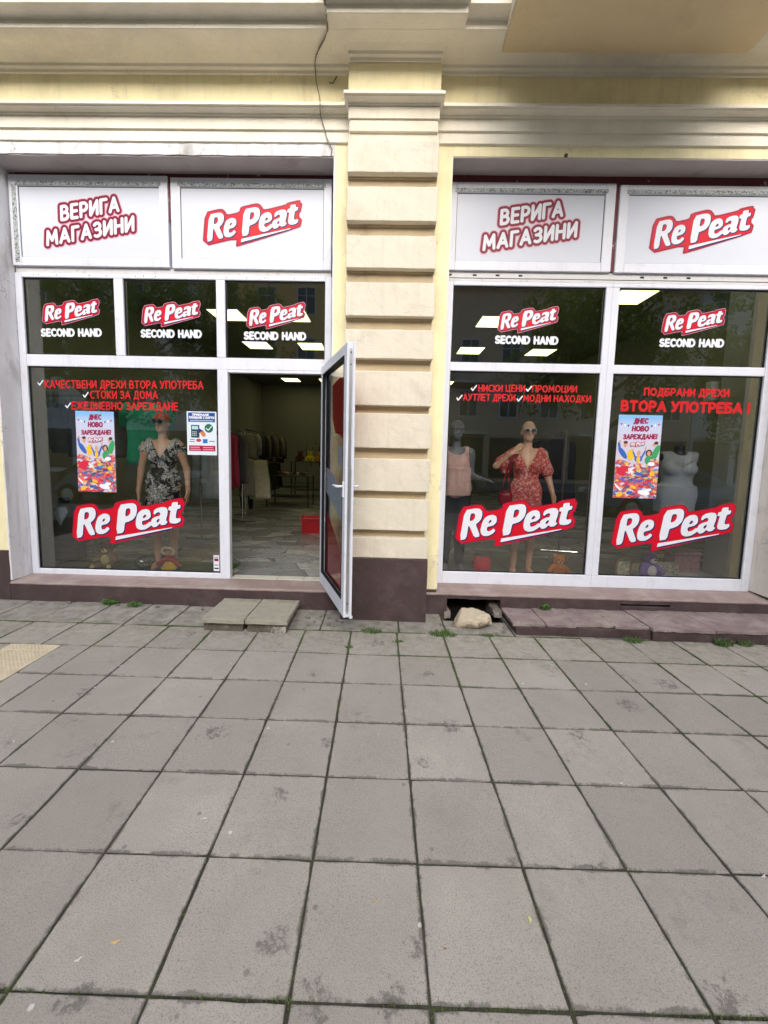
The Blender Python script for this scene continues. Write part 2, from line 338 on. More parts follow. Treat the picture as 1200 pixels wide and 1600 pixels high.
def logo(name, u0, v0, u1, v1, y, label=None, cat=None, parent=None, border=0.0, cell=.0035, small=False):
    """placed by its lower left corner and its upper right corner"""
    A = onY(u0, v0, y); B = onY(u1, v1, y); a = np.array([A[0], A[2]]); b = np.array([B[0], B[2]])
    q = np.array(lpt((1140, 45))); k = complex(*(b-a))/complex(*q); sc = abs(k)
    def tr(p): z = complex(*lpt(p))*k; return (a[0]+z.real, a[1]+z.imag)
    root = empty(name, (float(A[0]), y, float(A[2])), 0, label, cat) if parent is None else parent
    off = (float(A[0]), y, float(A[2])) if parent is None else (0, 0, 0)
    def put(dy): return lambda s_, t_: (s_-off[0], y-dy-off[1], t_-off[2])
    back = smooth_loop([tr(p) for p in LG['back']], 1)
    U, V = grid(a[0]-.05*sc, a[0]+1.08*sc, a[1]-.08*sc, a[1]+.45*sc, cell)
    D = poly_sdf(U, V, [back])
    if border:
        mb = MB(); sheet(mb, U, V, D, border*sc*.35, put(.0002)); mb.build('edge', M['dpink'], root, fix=False)
        mb = MB(); sheet(mb, U, V, D, 0, put(.0006)); mb.build('border', M['dmar'], root, fix=False)
        mb = MB(); sheet(mb, U, V, D, -border*sc, put(.0010)); mb.build('red_backing', M['dred'], root, fix=False)
    else:
        mb = MB(); sheet(mb, U, V, D, 0, put(.0006)); mb.build('border', M['dmar'], root, fix=False)
        mb = MB(); sheet(mb, U, V, D, -.006*sc, put(.0010)); mb.build('red_backing', M['dred'], root, fix=False)
    shapes = [(n_, LG[n_]) for n_ in ('R', 'e', 'P', 'e2', 'a', 't', 'bar')]
    Ds = np.full(U.shape, 1e3); Dl = np.full(U.shape, 1e3)
    sh = (.006*sc, -.006*sc)
    for n_, lps in shapes:
        L_ = [smooth_loop([tr(p) for p in lp], 1 if n_ != 'bar' else 0) for lp in lps]
        Dl = np.minimum(Dl, poly_sdf(U, V, L_)); Ds = np.minimum(Ds, poly_sdf(U-sh[0], V-sh[1], L_))
    mb = MB(); sheet(mb, U, V, Ds, .0045*sc, put(.0014)); mb.build('letter_shadow', M['dnavy'], root, fix=False)
    mb = MB(); sheet(mb, U, V, Dl, 0, put(.0018)); mb.build('letters', M['dwhite'], root, fix=False)
    return root
def line_px(u0, v0, u1, v1, y): a = onY(u0, v0, y); b = onY(u1, v1, y); return (a[0], a[2]), (b[0], b[2])
def check_segs(u, v, y, s=9):
    a = onY(u, v, y); k = s*4.1/F; x, z = a[0], a[2]
    return [((x-.45*k, z+.42*k), (x-.18*k, z+.05*k)), ((x-.18*k, z+.05*k), (x+.5*k, z+.95*k))]

# ---------------------------------------------------------------- soft bodies (signed distance -> surface nets)
class SD:
    def __init__(s, lo, hi, h):
        s.h = h; s.lo = np.array(lo, float); n = np.ceil((np.array(hi)-s.lo)/h).astype(int)+1; s.n = n
        s.ax = [s.lo[i]+np.arange(n[i])*h for i in range(3)]
        s.D = np.full(n, .25, dtype=np.float32)
    def _sl(s, lo, hi):
        sl = []
        for i in range(3):
            a, b = np.searchsorted(s.ax[i], [lo[i], hi[i]]); sl.append(slice(max(0, a-1), min(s.n[i], b+1)))
        return tuple(sl)
    def _g(s, sl): return np.meshgrid(s.ax[0][sl[0]], s.ax[1][sl[1]], s.ax[2][sl[2]], indexing='ij')
    def _u(s, sl, d, k, sub=False):
        a = s.D[sl]
        if sub: d = -d; k_ = k; h = np.maximum(k_-abs(a-d), 0)/max(k_, 1e-6); s.D[sl] = np.maximum(a, d)+h*h*k_*.25
        else: h = np.maximum(k-abs(a-d), 0)/max(k, 1e-6); s.D[sl] = np.minimum(a, d)-h*h*k*.25
    def cap(s, a, b, ra, rb, k=.02, sy=1.0, sub=False):
        a = np.array(a, float); b = np.array(b, float); r = max(ra, rb)+k+3*s.h
        sl = s._sl(np.minimum(a, b)-r, np.maximum(a, b)+r); X, Y, Z = s._g(sl)
        q = [X-a[0], (Y-a[1])/sy, Z-a[2]]; d = b-a; d = np.array([d[0], d[1]/sy, d[2]])
        t = np.clip((q[0]*d[0]+q[1]*d[1]+q[2]*d[2])/max(d@d, 1e-9), 0, 1)
        D = np.sqrt((q[0]-t*d[0])**2+(q[1]-t*d[1])**2+(q[2]-t*d[2])**2)-(ra+(rb-ra)*t)
        s._u(sl, (D*min(1, sy)).astype(np.float32), k, sub); return s
    def ell(s, c, r, k=.02, rot=None, sub=False):
        c = np.array(c, float); r = np.array(r, float); m = r.max()+k+3*s.h
        sl = s._sl(c-m, c+m); X, Y, Z = s._g(sl); X = X-c[0]; Y = Y-c[1]; Z = Z-c[2]
        if rot:
            e = Matrix.Rotation(-R(rot[0]), 3, rot[1]); X, Y, Z = (e[0][0]*X+e[0][1]*Y+e[0][2]*Z, e[1][0]*X+e[1][1]*Y+e[1][2]*Z, e[2][0]*X+e[2][1]*Y+e[2][2]*Z)
        k0 = np.sqrt((X/r[0])**2+(Y/r[1])**2+(Z/r[2])**2); k1 = np.sqrt((X/r[0]**2)**2+(Y/r[1]**2)**2+(Z/r[2]**2)**2)
        s._u(sl, (k0*(k0-1)/np.maximum(k1, 1e-6)).astype(np.float32), k, sub); return s
    def box(s, lo, hi, rr=.01, k=.005, sub=False):
        lo = np.array(lo, float); hi = np.array(hi, float); c = (lo+hi)/2; hh = (hi-lo)/2-rr; m = rr+k+3*s.h
        sl = s._sl(lo-m, hi+m); X, Y, Z = s._g(sl); q = [abs(X-c[0])-hh[0], abs(Y-c[1])-hh[1], abs(Z-c[2])-hh[2]]
        D = np.sqrt(sum(np.maximum(p, 0)**2 for p in q))+np.minimum(np.maximum(np.maximum(q[0], q[1]), q[2]), 0)-rr
        s._u(sl, D.astype(np.float32), k, sub); return s
    def fn(s, f, k=0.0, sub=False):
        sl = (slice(None),)*3; X, Y, Z = s._g(sl); s._u(sl, f(X, Y, Z).astype(np.float32), k, sub); return s
    def disp(s, f):
        X, Y, Z = s._g((slice(None),)*3); s.D = s.D+f(X, Y, Z).astype(np.float32); return s
    def mesh(s, name, m, parent=None, loc=None, dec=None):
        D = s.D; D[0] = D[-1] = .01; D[:, 0] = D[:, -1] = .01; D[:, :, 0] = D[:, :, -1] = .01
        I = D < 0; c = np.zeros(tuple(x-1 for x in D.shape), np.int8)
        for a in (0, 1):
            for b in (0, 1):
                for e in (0, 1): c += I[a:D.shape[0]-1+a, b:D.shape[1]-1+b, e:D.shape[2]-1+e]
        act = (c > 0) & (c < 8); ids = np.full(act.shape, -1, np.int64); idx = np.argwhere(act); ids[act] = np.arange(len(idx))
        P = np.zeros((len(idx), 3)); W = np.zeros(len(idx)); i, j, k = idx.T
        cs = [(a, b, e) for a in (0, 1) for b in (0, 1) for e in (0, 1)]
        for A in cs:
            for ax in range(3):
                if A[ax] == 0:
                    B = list(A); B[ax] = 1
                    da = D[i+A[0], j+A[1], k+A[2]]; db = D[i+B[0], j+B[1], k+B[2]]; x = (da < 0) != (db < 0)
                    t = np.where(x, da/np.where(x, da-db, 1), 0); p = np.tile(np.array(A, float), (len(idx), 1)); p[:, ax] += t
                    P += p*x[:, None]; W += x
        P = s.lo+(idx+P/W[:, None])*s.h; fs = []
        for ax in range(3):
            o1, o2 = [(1, 2), (2, 0), (0, 1)][ax]
            n0 = [slice(None)]*3; n1 = [slice(None)]*3; n0[ax] = slice(0, -1); n1[ax] = slice(1, None)
            a = I[tuple(n0)]; b = I[tuple(n1)]; e = np.argwhere(a != b); s0 = a[tuple(e.T)]
            ok = (e[:, o1] > 0) & (e[:, o2] > 0) & (e[:, o1] < D.shape[o1]-1) & (e[:, o2] < D.shape[o2]-1); e = e[ok]; s0 = s0[ok]
            def gi(d1, d2): q = e.copy(); q[:, o1] -= d1; q[:, o2] -= d2; return ids[tuple(q.T)]
            Q = np.stack([gi(0, 0), gi(1, 0), gi(1, 1), gi(0, 1)], 1); Q[~s0] = Q[~s0][:, ::-1]; fs.append(Q)
        Fs = np.concatenate(fs); Fs = Fs[(Fs >= 0).all(1)]
        me = bpy.data.meshes.new(name); me.vertices.add(len(P)); me.vertices.foreach_set('co', P.ravel())
        me.loops.add(len(Fs)*4); me.loops.foreach_set('vertex_index', Fs.ravel().astype(np.int32))
        me.polygons.add(len(Fs)); me.polygons.foreach_set('loop_start', np.arange(len(Fs))*4)
        me.polygons.foreach_set('use_smooth', np.ones(len(Fs), bool))
        me.update(calc_edges=True); me.validate(); me.materials.append(m)
        o = bpy.data.objects.new(name, me); COL.objects.link(o); o.parent = parent
        if loc: o.location = loc
        return o
def n3(X, Y, Z, s, seed=0):
    """cheap smooth noise from summed sines"""
    r = np.random.default_rng(seed); o = 0
    for _ in range(7):
        d = r.normal(size=3)*s; o = o+np.sin(X*d[0]+Y*d[1]+Z*d[2]+r.uniform(0, 6.3))
    return o/7
# ================================================================ PAVEMENT
GX, GY, GROT, T = .140, -1.1023, .0116, .40
cg, sg = math.cos(GROT), math.sin(GROT)
def tw(c, r):                                   # tile column, row -> world
    a, b = c*T, -r*T; return GX+cg*a-sg*b, GY+sg*a+cg*b
def tile_mat():
    m, N, L, P = new_mat('concrete_paving_tile')
    tc = N.new('ShaderNodeTexCoord').outputs['Object']; geo = N.new('ShaderNodeNewGeometry')
    isl = ramp(N, L, geo.outputs['Random Per Island'], [(0, (.340, .312, .276)), (.5, (.385, .353, .314)), (1, (.440, .404, .360))]).outputs[0]
    cl = noise_node(N, L, tc, 2.3, 6, .6); c = mixc(N, L, ramp(N, L, cl.outputs[0], [(.35, 0), (.7, .5)]).outputs[0], isl, (.30, .277, .248))
    sp = noise_node(N, L, tc, 240, 3, .75); c = mixc(N, L, ramp(N, L, sp.outputs[0], [(.34, .8), (.48, 0)]).outputs[0], c, (.13, .12, .115))
    sp2 = noise_node(N, L, tc, 210, 2, .7); c = mixc(N, L, ramp(N, L, sp2.outputs[0], [(.60, 0), (.70, .6)]).outputs[0], c, (.48, .47, .45))
    # worn dark stains
    b1 = noise_node(N, L, tc, 3.1, 3, .5, .4); b2 = noise_node(N, L, tc, 26, 8, .75)
    mu = N.new('ShaderNodeMath'); mu.operation = 'MULTIPLY'
    L.new(ramp(N, L, b1.outputs[0], [(.58, 0), (.70, 1)]).outputs[0], mu.inputs[0]); L.new(ramp(N, L, b2.outputs[0], [(.46, 0), (.60, 1)]).outputs[0], mu.inputs[1])
    acc = mu.outputs[0]
    spots = [(*onZ(660, 1190)[:2], .10), (*onZ(470, 1170)[:2], .0), (*onZ(490, 1052)[:2], .10), (*onZ(668, 1052)[:2], .12), (*onZ(335, 1145)[:2], .17), (*onZ(985, 1100)[:2], .17), (*onZ(1040, 1065)[:2], .17), (*onZ(705, 1134)[:2], .13), (*onZ(900, 1143)[:2], .10), (*onZ(436, 1242)[:2], .10), (*onZ(510, 1158)[:2], .09), (*onZ(430, 1470)[:2], .10), (*onZ(655, 1480)[:2], .09), (*onZ(490, 1565)[:2], .12), (*onZ(612, 1555)[:2], .10), (*onZ(120, 1560)[:2], .10), (*onZ(800, 1343)[:2], .07), (*onZ(30, 1280)[:2], .08), (*onZ(130, 1085)[:2], .12), (*onZ(300, 990)[:2], .14), (*onZ(590, 1005)[:2], .16), (*onZ(900, 1000)[:2], .08), (*onZ(1160, 1590)[:2], .2)]
    sep = N.new('ShaderNodeVectorMath')
    for x, y, r_ in spots:
        if r_ == 0: continue
        d = N.new('ShaderNodeVectorMath'); d.operation = 'DISTANCE'; L.new(tc, d.inputs[0]); d.inputs[1].default_value = (x, y, G(x, y))
        mr = N.new('ShaderNodeMapRange'); L.new(d.outputs['Value'], mr.inputs[0]); mr.inputs[1].default_value = r_; mr.inputs[2].default_value = r_*.25; mr.inputs[3].default_value = 0; mr.inputs[4].default_value = 1
        ad = N.new('ShaderNodeMath'); ad.operation = 'MAXIMUM'; L.new(mr.outputs[0], ad.inputs[0])
        L.new(acc if acc is not mu.outputs[0] else N.new('ShaderNodeValue').outputs[0], ad.inputs[1])
        if acc is mu.outputs[0]: ad.inputs[1].links[0].from_node.outputs[0].default_value = 0
        acc = ad.outputs[0]
    b3 = noise_node(N, L, tc, 24, 12, .82, .3); mz = N.new('ShaderNodeMath'); mz.operation = 'MULTIPLY_ADD'; L.new(acc, mz.inputs[0]); mz.inputs[1].default_value = .225; L.new(b3.outputs[0], mz.inputs[2])
    m3 = ramp(N, L, mz.outputs[0], [(.69, 0), (.76, 1)]).outputs[0]
    mm = N.new('ShaderNodeMath'); mm.operation = 'MAXIMUM'; L.new(m3, mm.inputs[0])
    hh = N.new('ShaderNodeMath'); hh.operation = 'MULTIPLY'; hh.inputs[1].default_value = .5; L.new(mu.outputs[0], hh.inputs[0]); L.new(hh.outputs[0], mm.inputs[1])
    ff = N.new('ShaderNodeMath'); ff.operation = 'MULTIPLY'; ff.inputs[1].default_value = .68; L.new(mm.outputs[0], ff.inputs[0])
    c = mixc(N, L, ff.outputs[0], c, (.085, .08, .078))
    # dirt gathered along the joints
    sb_ = N.new('ShaderNodeVectorMath'); sb_.operation = 'SUBTRACT'; L.new(tc, sb_.inputs[0]); sb_.inputs[1].default_value = (GX, GY, 0)
    vr = N.new('ShaderNodeVectorRotate'); vr.rotation_type = 'Z_AXIS'; vr.inputs['Angle'].default_value = -GROT; L.new(sb_.outputs[0], vr.inputs['Vector'])
    sp_ = N.new('ShaderNodeSeparateXYZ'); L.new(vr.outputs[0], sp_.inputs[0]); ed = []
    for ax_ in ('X', 'Y'):
        dv = N.new('ShaderNodeMath'); dv.operation = 'DIVIDE'; dv.inputs[1].default_value = T; L.new(sp_.outputs[ax_], dv.inputs[0])
        pp = N.new('ShaderNodeMath'); pp.operation = 'PINGPONG'; pp.inputs[1].default_value = .5; L.new(dv.outputs[0], pp.inputs[0]); ed.append(pp.outputs[0])
    mn = N.new('ShaderNodeMath'); mn.operation = 'MINIMUM'; L.new(ed[0], mn.inputs[0]); L.new(ed[1], mn.inputs[1])
    fe = ramp(N, L, mn.outputs[0], [(.012, .30), (.05, .12), (.14, 0)]).outputs[0]
    ne = noise_node(N, L, tc, 7, 12, .80, .6); me_ = N.new('ShaderNodeMath'); me_.operation = 'ADD'; L.new(fe, me_.inputs[0]); L.new(ne.outputs[0], me_.inputs[1])
    c = mixc(N, L, ramp(N, L, me_.outputs[0], [(.725, 0), (.80, .72)]).outputs[0], c, (.10, .092, .082))
    ne2 = noise_node(N, L, tc, 1.6, 8, .7, .5); c = mixc(N, L, ramp(N, L, ne2.outputs[0], [(.42, 0), (.66, .28)]).outputs[0], c, (.24, .215, .185))
    # green algae close to the building
    sx = N.new('ShaderNodeSeparateXYZ'); L.new(tc, sx.inputs[0])
    mr = N.new('ShaderNodeMapRange'); L.new(sx.outputs['Y'], mr.inputs[0]); mr.inputs[1].default_value = -1.4; mr.inputs[2].default_value = -.65
    ng = noise_node(N, L, tc, 13, 9, .78); mg = N.new('ShaderNodeMath'); mg.operation = 'MULTIPLY'; L.new(mr.outputs[0], mg.inputs[0]); L.new(ramp(N, L, ng.outputs[0], [(.42, 0), (.66, .75)]).outputs[0], mg.inputs[1])
    c = mixc(N, L, mg.outputs[0], c, (.125, .135, .065))
    # small pale droppings
    vo = N.new('ShaderNodeTexVoronoi'); vo.inputs['Scale'].default_value = 3.3; L.new(tc, vo.inputs[0])
    c = mixc(N, L, ramp(N, L, vo.outputs['Distance'], [(.022, .75), (.03, 0)]).outputs[0], c, (.66, .64, .6))
    vg = N.new('ShaderNodeTexVoronoi'); vg.inputs['Scale'].default_value = 4.1; L.new(tc, vg.inputs[0]); c = mixc(N, L, ramp(N, L, vg.outputs['Distance'], [(.030, .55), (.045, 0)]).outputs[0], c, (.12, .11, .10))
    L.new(c, P.inputs['Base Color']); P.inputs['Roughness'].default_value = .85
    bp = N.new('ShaderNodeBump'); bp.inputs['Strength'].default_value = .5; bp.inputs['Distance'].default_value = .004
    bn = noise_node(N, L, tc, 170, 4, .7); L.new(bn.outputs[0], bp.inputs['Height']); L.new(bp.outputs[0], P.inputs['Normal'])
    return m
M['tile'] = tile_mat()
M['joint'] = mat('joint_soil', (.055, .048, .036), .95, .3, 20, dirt=(.06, .075, .025), damt=.8, dscale=4, dthr=(.48, .62), bump=.8, bs=120)
M['oldtile'] = mat('worn_edge_paving', (.29, .272, .245), .9, .16, 5, dirt=(.10, .105, .055), damt=.75, dscale=11, dthr=(.42, .72), bump=.9, bs=40)
def tactile_mat():
    m, N, L, P = new_mat('yellow_tactile_tile'); tc = N.new('ShaderNodeTexCoord').outputs['Object']
    n = noise_node(N, L, tc, 9, 8, .7); c = ramp(N, L, n.outputs[0], [(.3, (.47, .39, .27)), (.6, (.60, .52, .38)), (.8, (.33, .28, .21))]).outputs[0]
    L.new(c, P.inputs['Base Color']); P.inputs['Roughness'].default_value = .85; return m
M['tactile'] = tactile_mat()
def add_tile(mb, c0, c1, r0, r1, h=0.0, gap=.0030, th=.03, jit=.0025, mi=0):
    pts = [tw(c0, r0), tw(c1, r0), tw(c1, r1), tw(c0, r1)]; NS = 6; raw = []; chop = []
    for k in range(4):
        a, b_ = pts[k], pts[(k+1) % 4]; ch0 = random.uniform(.002, .007) if random.random() < .25 else .0012
        for j in range(NS): t = j/NS if j else .0; raw.append((a[0]+(b_[0]-a[0])*t, a[1]+(b_[1]-a[1])*t)); chop.append(ch0 if j == 0 else abs(random.gauss(0, .0007))+(random.uniform(.001, .003) if random.random() < .05 else 0))
    cx_ = sum(p[0] for p in pts)/4; cy_ = sum(p[1] for p in pts)/4; tx, ty = random.uniform(-1, 1)*.004, random.uniform(-1, 1)*.004; dz = random.uniform(-1, 1)*jit+h
    rot = random.uniform(-1, 1)*.004; ox, oy = random.uniform(-1, 1)*.0015, random.uniform(-1, 1)*.0015
    g2 = gap+random.uniform(0, .0015); b = .004
    def ring(ins, z):
        o = []
        for (x, y), chp in zip(raw, chop):
            ux, uy = x-cx_, y-cy_; ta, tb = cg*ux+sg*uy, -sg*ux+cg*uy; ha, hb = abs(c1-c0)*T/2, abs(r1-r0)*T/2; q_ = ins+chp
            ta = max(-ha+q_, min(ha-q_, ta)); tb = max(-hb+q_, min(hb-q_, tb)); ux, uy = cg*ta-sg*tb, sg*ta+cg*tb
            X_, Y_ = cx_+ux*math.cos(rot)-uy*math.sin(rot)+ox, cy_+ux*math.sin(rot)+uy*math.cos(rot)+oy
            o.append((X_, Y_, G(X_, Y_)+dz+ux*tx+uy*ty+z))
        return o
    vs = ring(g2, -th)+ring(g2, -b)+ring(g2+b*.4, -b*.3)+ring(g2+b, 0)
    NR = 4*NS; fs = [tuple((k*NR+i, k*NR+(i+1) % NR, (k+1)*NR+(i+1) % NR, (k+1)*NR+i)) for k in range(3) for i in range(NR)]+[tuple(range(3*NR, 4*NR))]
    mb.add(vs, fs, mi)
mb = MB(); SK = {}
for c_ in range(-15, 18):
    for r_ in range(-1, 10):
        if c_ <= -7 and r_ >= 0: 
            if c_ > -9 or True: continue
        add_tile(mb, c_, c_+1, r_, r_+1)
for r_ in range(0, 10): add_tile(mb, -6.58, -6, r_, r_+1) if False else None
# the narrow column of cut tiles beside the tactile strip
mb2 = MB()
mb.build('pavement', M['tile'], fix=False)['kind'] = 'structure'
mb = MB()
for r_ in range(0, 10): add_tile(mb, -6.58+.0, -6.0, r_, r_+1) if r_ >= 99 else None
# yellow tactile slabs: relief of small domes
def tactile(mb, c0, c1, r0, r1):
    add_tile(mb, c0, c1, r0, r1, h=.001, gap=.003, jit=.001)
    x0, y0 = tw(c0, r1); x1, y1 = tw(c1, r0); n = 12; m_ = 12
    for i in range(int(round((c1-c0)*T/.0285))):
        for j in range(int(round((r1-r0)*T/.0285))):
            a, b = tw(c0+(i+.7)*.0285/T, r0+(j+.7)*.0285/T)
            if i*.0285+.02 > (c1-c0)*T-.01 or j*.0285+.02 > (r1-r0)*T-.01: continue
            z = G(a, b)+.002; q = .0085
            mb.add([(a-q, b-q, z), (a+q, b-q, z), (a+q, b+q, z), (a-q, b+q, z), (a-q*.5, b-q*.5, z+.004), (a+q*.5, b-q*.5, z+.004), (a+q*.5, b+q*.5, z+.004), (a-q*.5, b+q*.5, z+.004)],
                   [(4, 5, 6, 7), (0, 1, 5, 4), (1, 2, 6, 5), (2, 3, 7, 6), (3, 0, 4, 7)])
mb = MB()
for r0_, r1_ in [(0, .25), (.25, 1.25), (1.25, 2.25), (2.25, 3.25), (3.25, 4.25)]:
    tactile(mb, -7.58, -6.58, r0_, r1_)
o = mb.build('tactile_paving', M['tactile'], fix=False); o['kind'] = 'structure'
mb = MB()
for r_ in range(0, 10): add_tile(mb, -6.58, -6.0, r_, r_+1)
for c_ in range(-15, -8):
    for r_ in range(0, 10): add_tile(mb, c_+.42, c_+1.42, r_, r_+1)
for r_ in range(5, 10): add_tile(mb, -7.58, -6.58, r_-.0+.25-1, r_+.25)
mb.build('pavement', M['tile'], fix=False)['kind'] = 'structure'
# worn concrete edge between the last row and the wall
mb = MB()
for c0_, c1_ in [(-15, -12.4), (-12.4, -10.9), (-10.9, -9.1), (-9.1, -8.0), (-8.0, -7.0), (-7.0, -6.05), (-6.05, -5.1), (-5.1, -3.9), (-3.9, -1.7), (-1.7, 0.05), (.05, 1.1), (1.1, 2.6), (2.6, 8), (8, 18)]:
    add_tile(mb, c0_, c1_, -2.45 if c0_ != 1.1 else -1.75, -1.0, h=-.004, jit=.004, gap=.005)
o = mb.build('pavement_edge', M['oldtile'], fix=False); o['kind'] = 'structure'; rough_up(o, .0035, 9, .09)
# the bed under all tiles, seen in the joints
mb = MB()
for x0_, x1_, y0_, y1_ in [(-7, 8, -5.4, -.75), (-7, 8, -.75, -.42), (-7, .6, -.42, .2), (1.2, 8, -.42, .2)]: mb.add([(x, y, G(x, y)-(.0065 if y0_ < -5 else .013)) for x, y in [(x0_, y0_), (x1_, y0_), (x1_, y1_), (x0_, y1_)]], [(0, 1, 2, 3)])
mb.build('joint_bed', M['joint'], fix=False)['kind'] = 'structure'
# far ground, kerb, road and the opposite pavement (all mirrored in the glass)
M['asphalt'] = mat('asphalt', (.055, .055, .058), .9, .15, 8, bump=.5, bs=200)
M['farpave'] = mat('far_paving', (.22, .21, .2), .9, .12, 3)
M['kerb'] = mat('kerb_stone', (.30, .29, .27), .85, .1, 8)
mb = MB(); mb.add([(-150, -150, -.45), (150, -150, -.45), (150, 150, -.45), (-150, 150, -.45)], [(0, 1, 2, 3)]); mb.build('ground', M['farpave'], fix=False)['kind'] = 'structure'
mb = MB()
mb.add([(-60, -7.0, -.03), (60, -7.0, -.03), (60, -4.95, -.02), (-60, -4.95, -.02)], [(0, 1, 2, 3)])
mb.add([(-60, -5.2, -.02), (-5.9, -5.2, -.0), (-5.9, .2, -.0), (-60, .2, -.02)], [(0, 1, 2, 3)]); mb.add([(7.2, -5.2, -.055), (60, -5.2, -.06), (60, .2, -.06), (7.2, .2, -.055)], [(0, 1, 2, 3)])
mb.add([(-60, -26, -.03), (60, -26, -.03), (60, -17, -.03), (-60, -17, -.03)], [(0, 1, 2, 3)])
mb.build('far_pavement', M['farpave'], fix=False)['kind'] = 'structure'
mb = MB(); mb.add([(-60, -17, -.15), (60, -17, -.15), (60, -7.1, -.15), (-60, -7.1, -.15)], [(0, 1, 2, 3)]); mb.build('road', M['asphalt'], fix=False)['kind'] = 'structure'
mb = MB(); mb.box(-60, 60, -7.15, -7.003, -.3, -.025, b=.01); mb.box(-60, 60, -16.997, -16.85, -.3, -.025, b=.01); mb.build('kerb', M['kerb'])['kind'] = 'structure'

# ================================================================ THE BUILDING
B = empty('building', (0, 0, 0), 0, 'cream and yellow plastered building with a shop on its ground floor', 'building')
WY = -.24
LX0, LX1, RX0, RX1 = -3.725, -.52, .53, 3.765        # the two openings in the wall plane
LT, RT = 4.195, 4.205                                # their tops
# outer wall
mb = MB()
mb.box(-9, LX0, WY, .25, .52, 4.29); mb.box(LX1, RX0, WY, .25, .245, 4.29); mb.box(RX1, 10, WY, .25, .245, 4.29)
mb.box(RX0, RX1, WY, .0, RT, 4.29); mb.box(LX0, LX1, WY+.004, .0, LT, 4.29)
mb.box(-9, 10, -.20, .3, 4.29, 9.5); mb.box(LX0, LX1, .003, .25, 4.21, 4.29); mb.box(RX0, RX1, .003, .25, 4.21, 4.29)
o = mb.build('wall', M['yellow'], B)
# white lintel strip with chipped lower edge (left opening only)
mb = MB(); mb.box(LX0, LX1+.0, WY-.006, WY+.002, LT-.002, 4.288); o = mb.build('lintel', M['jamb'], B); rough_up(o, .004, 14, .05); o['label'] = 'white plaster lintel with a chipped lower edge'
# reveals
def wedge(mb, x0, x1, ya, yb, z0, z1): mb.box(min(x0, x1), max(x0, x1), ya, yb, z0, z1)
for bx in ((LX0-.004, LX0+.012, WY-.003, .0, .214, LT-.004), (LX1-.01, LX1+.003, WY-.003, .0, .214, LT-.004), (RX0-.003, RX0+.008, WY-.0, .0, .25, RT-.003), (RX1-.010, RX1+.004, WY-.003, .0, .25, RT-.004)):
    mb = MB(); mb.box(*bx); o = mb.build('reveal', M['jamb_warm'] if bx[0] > 0 else M['jamb'], B); rough_up(o, .003, 7, .08)
mb = MB(); mb.box(LX0+.012, LX1-.01, WY+.004, .0, LT-.012, LT-.003); mb.box(RX0+.008, RX1-.01, WY+.002, .0, RT-.012, RT-.003); o = mb.build('soffit', M['soffit'], B); rough_up(o, .003, 9, .1)
mb = MB(); mb.box(RX0+.01, RX1-.012, -.02, -.004, 4.125, RT-.013); mb.box(LX0+.02, LX1-.012, -.012, -.004, 4.15, LT-.013); mb.box(-2.15, -2.12, -.014, -.004, 3.75, 4.15); mb.box(2.095, 2.138, -.014, -.004, 3.34, 4.125)
mb.build('painted_strip', M['red_strip'], B)
# chipped yellow paint patch next to the brown base
for bx in ((-9, LX0-.004, WY-.012, WY-.001, -.3, .52), (RX0-.14, RX0-.002, WY-.010, WY-.001, -.3, .243), (LX1+.002, -.30, WY-.010, WY-.001, -.3, .52), (RX1+.06, 10, WY-.012, WY-.001, -.3, .243)):
    mb = MB(); mb.box(*bx, b=.003); mb.build('plinth', M['brown'], B)
# pilaster shaft with rusticated blocks
PX = .385; SY = -.365; BY = -.45
mb = MB(); mb.box(-PX, PX, SY, WY+.02, .59, 4.30); P_ = mb.build('pilaster', M['cream'], B)
ZB = [(4.185, 3.930), (3.818, 3.542), (3.423, 3.156), (3.039, 2.756), (2.643, 2.394), (2.287, 1.986), (1.918, 1.609), (1.514, 1.218), (1.147, .858), (.789, .597)]
for i, (zt, zb_) in enumerate(ZB):
    hw = .386+.0006*i+.012*(i/9); mb = MB(); x0_ = -.386+.0 if i < 9 else -.386; x1_ = .386+.022*(i/9)
    mb.box(x0_, x1_, BY, SY+.03, zb_, zt, b=.007); o = mb.build('block', M['cream'], P_); rough_up(o, .0028, 10, .05)
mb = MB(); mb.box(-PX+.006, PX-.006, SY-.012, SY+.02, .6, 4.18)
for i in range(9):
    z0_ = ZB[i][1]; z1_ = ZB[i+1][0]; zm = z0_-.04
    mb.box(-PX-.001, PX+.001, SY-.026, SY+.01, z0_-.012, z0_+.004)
mb.build('groove_moulding', mat('tan_groove', (.50, .40, .26), .9, .1, 4, dirt=(.25, .19, .13), damt=.6, dscale=6, bump=.3), P_)  # grooves and recessed shaft in a darker tan than the blocks
mb = MB(); mb.box(-.392, .413, BY-.006, WY+.01, -.3, .595, b=.006); o = mb.build('pilaster_base', M['brown'], B); rough_up(o, .002, 6, .08)
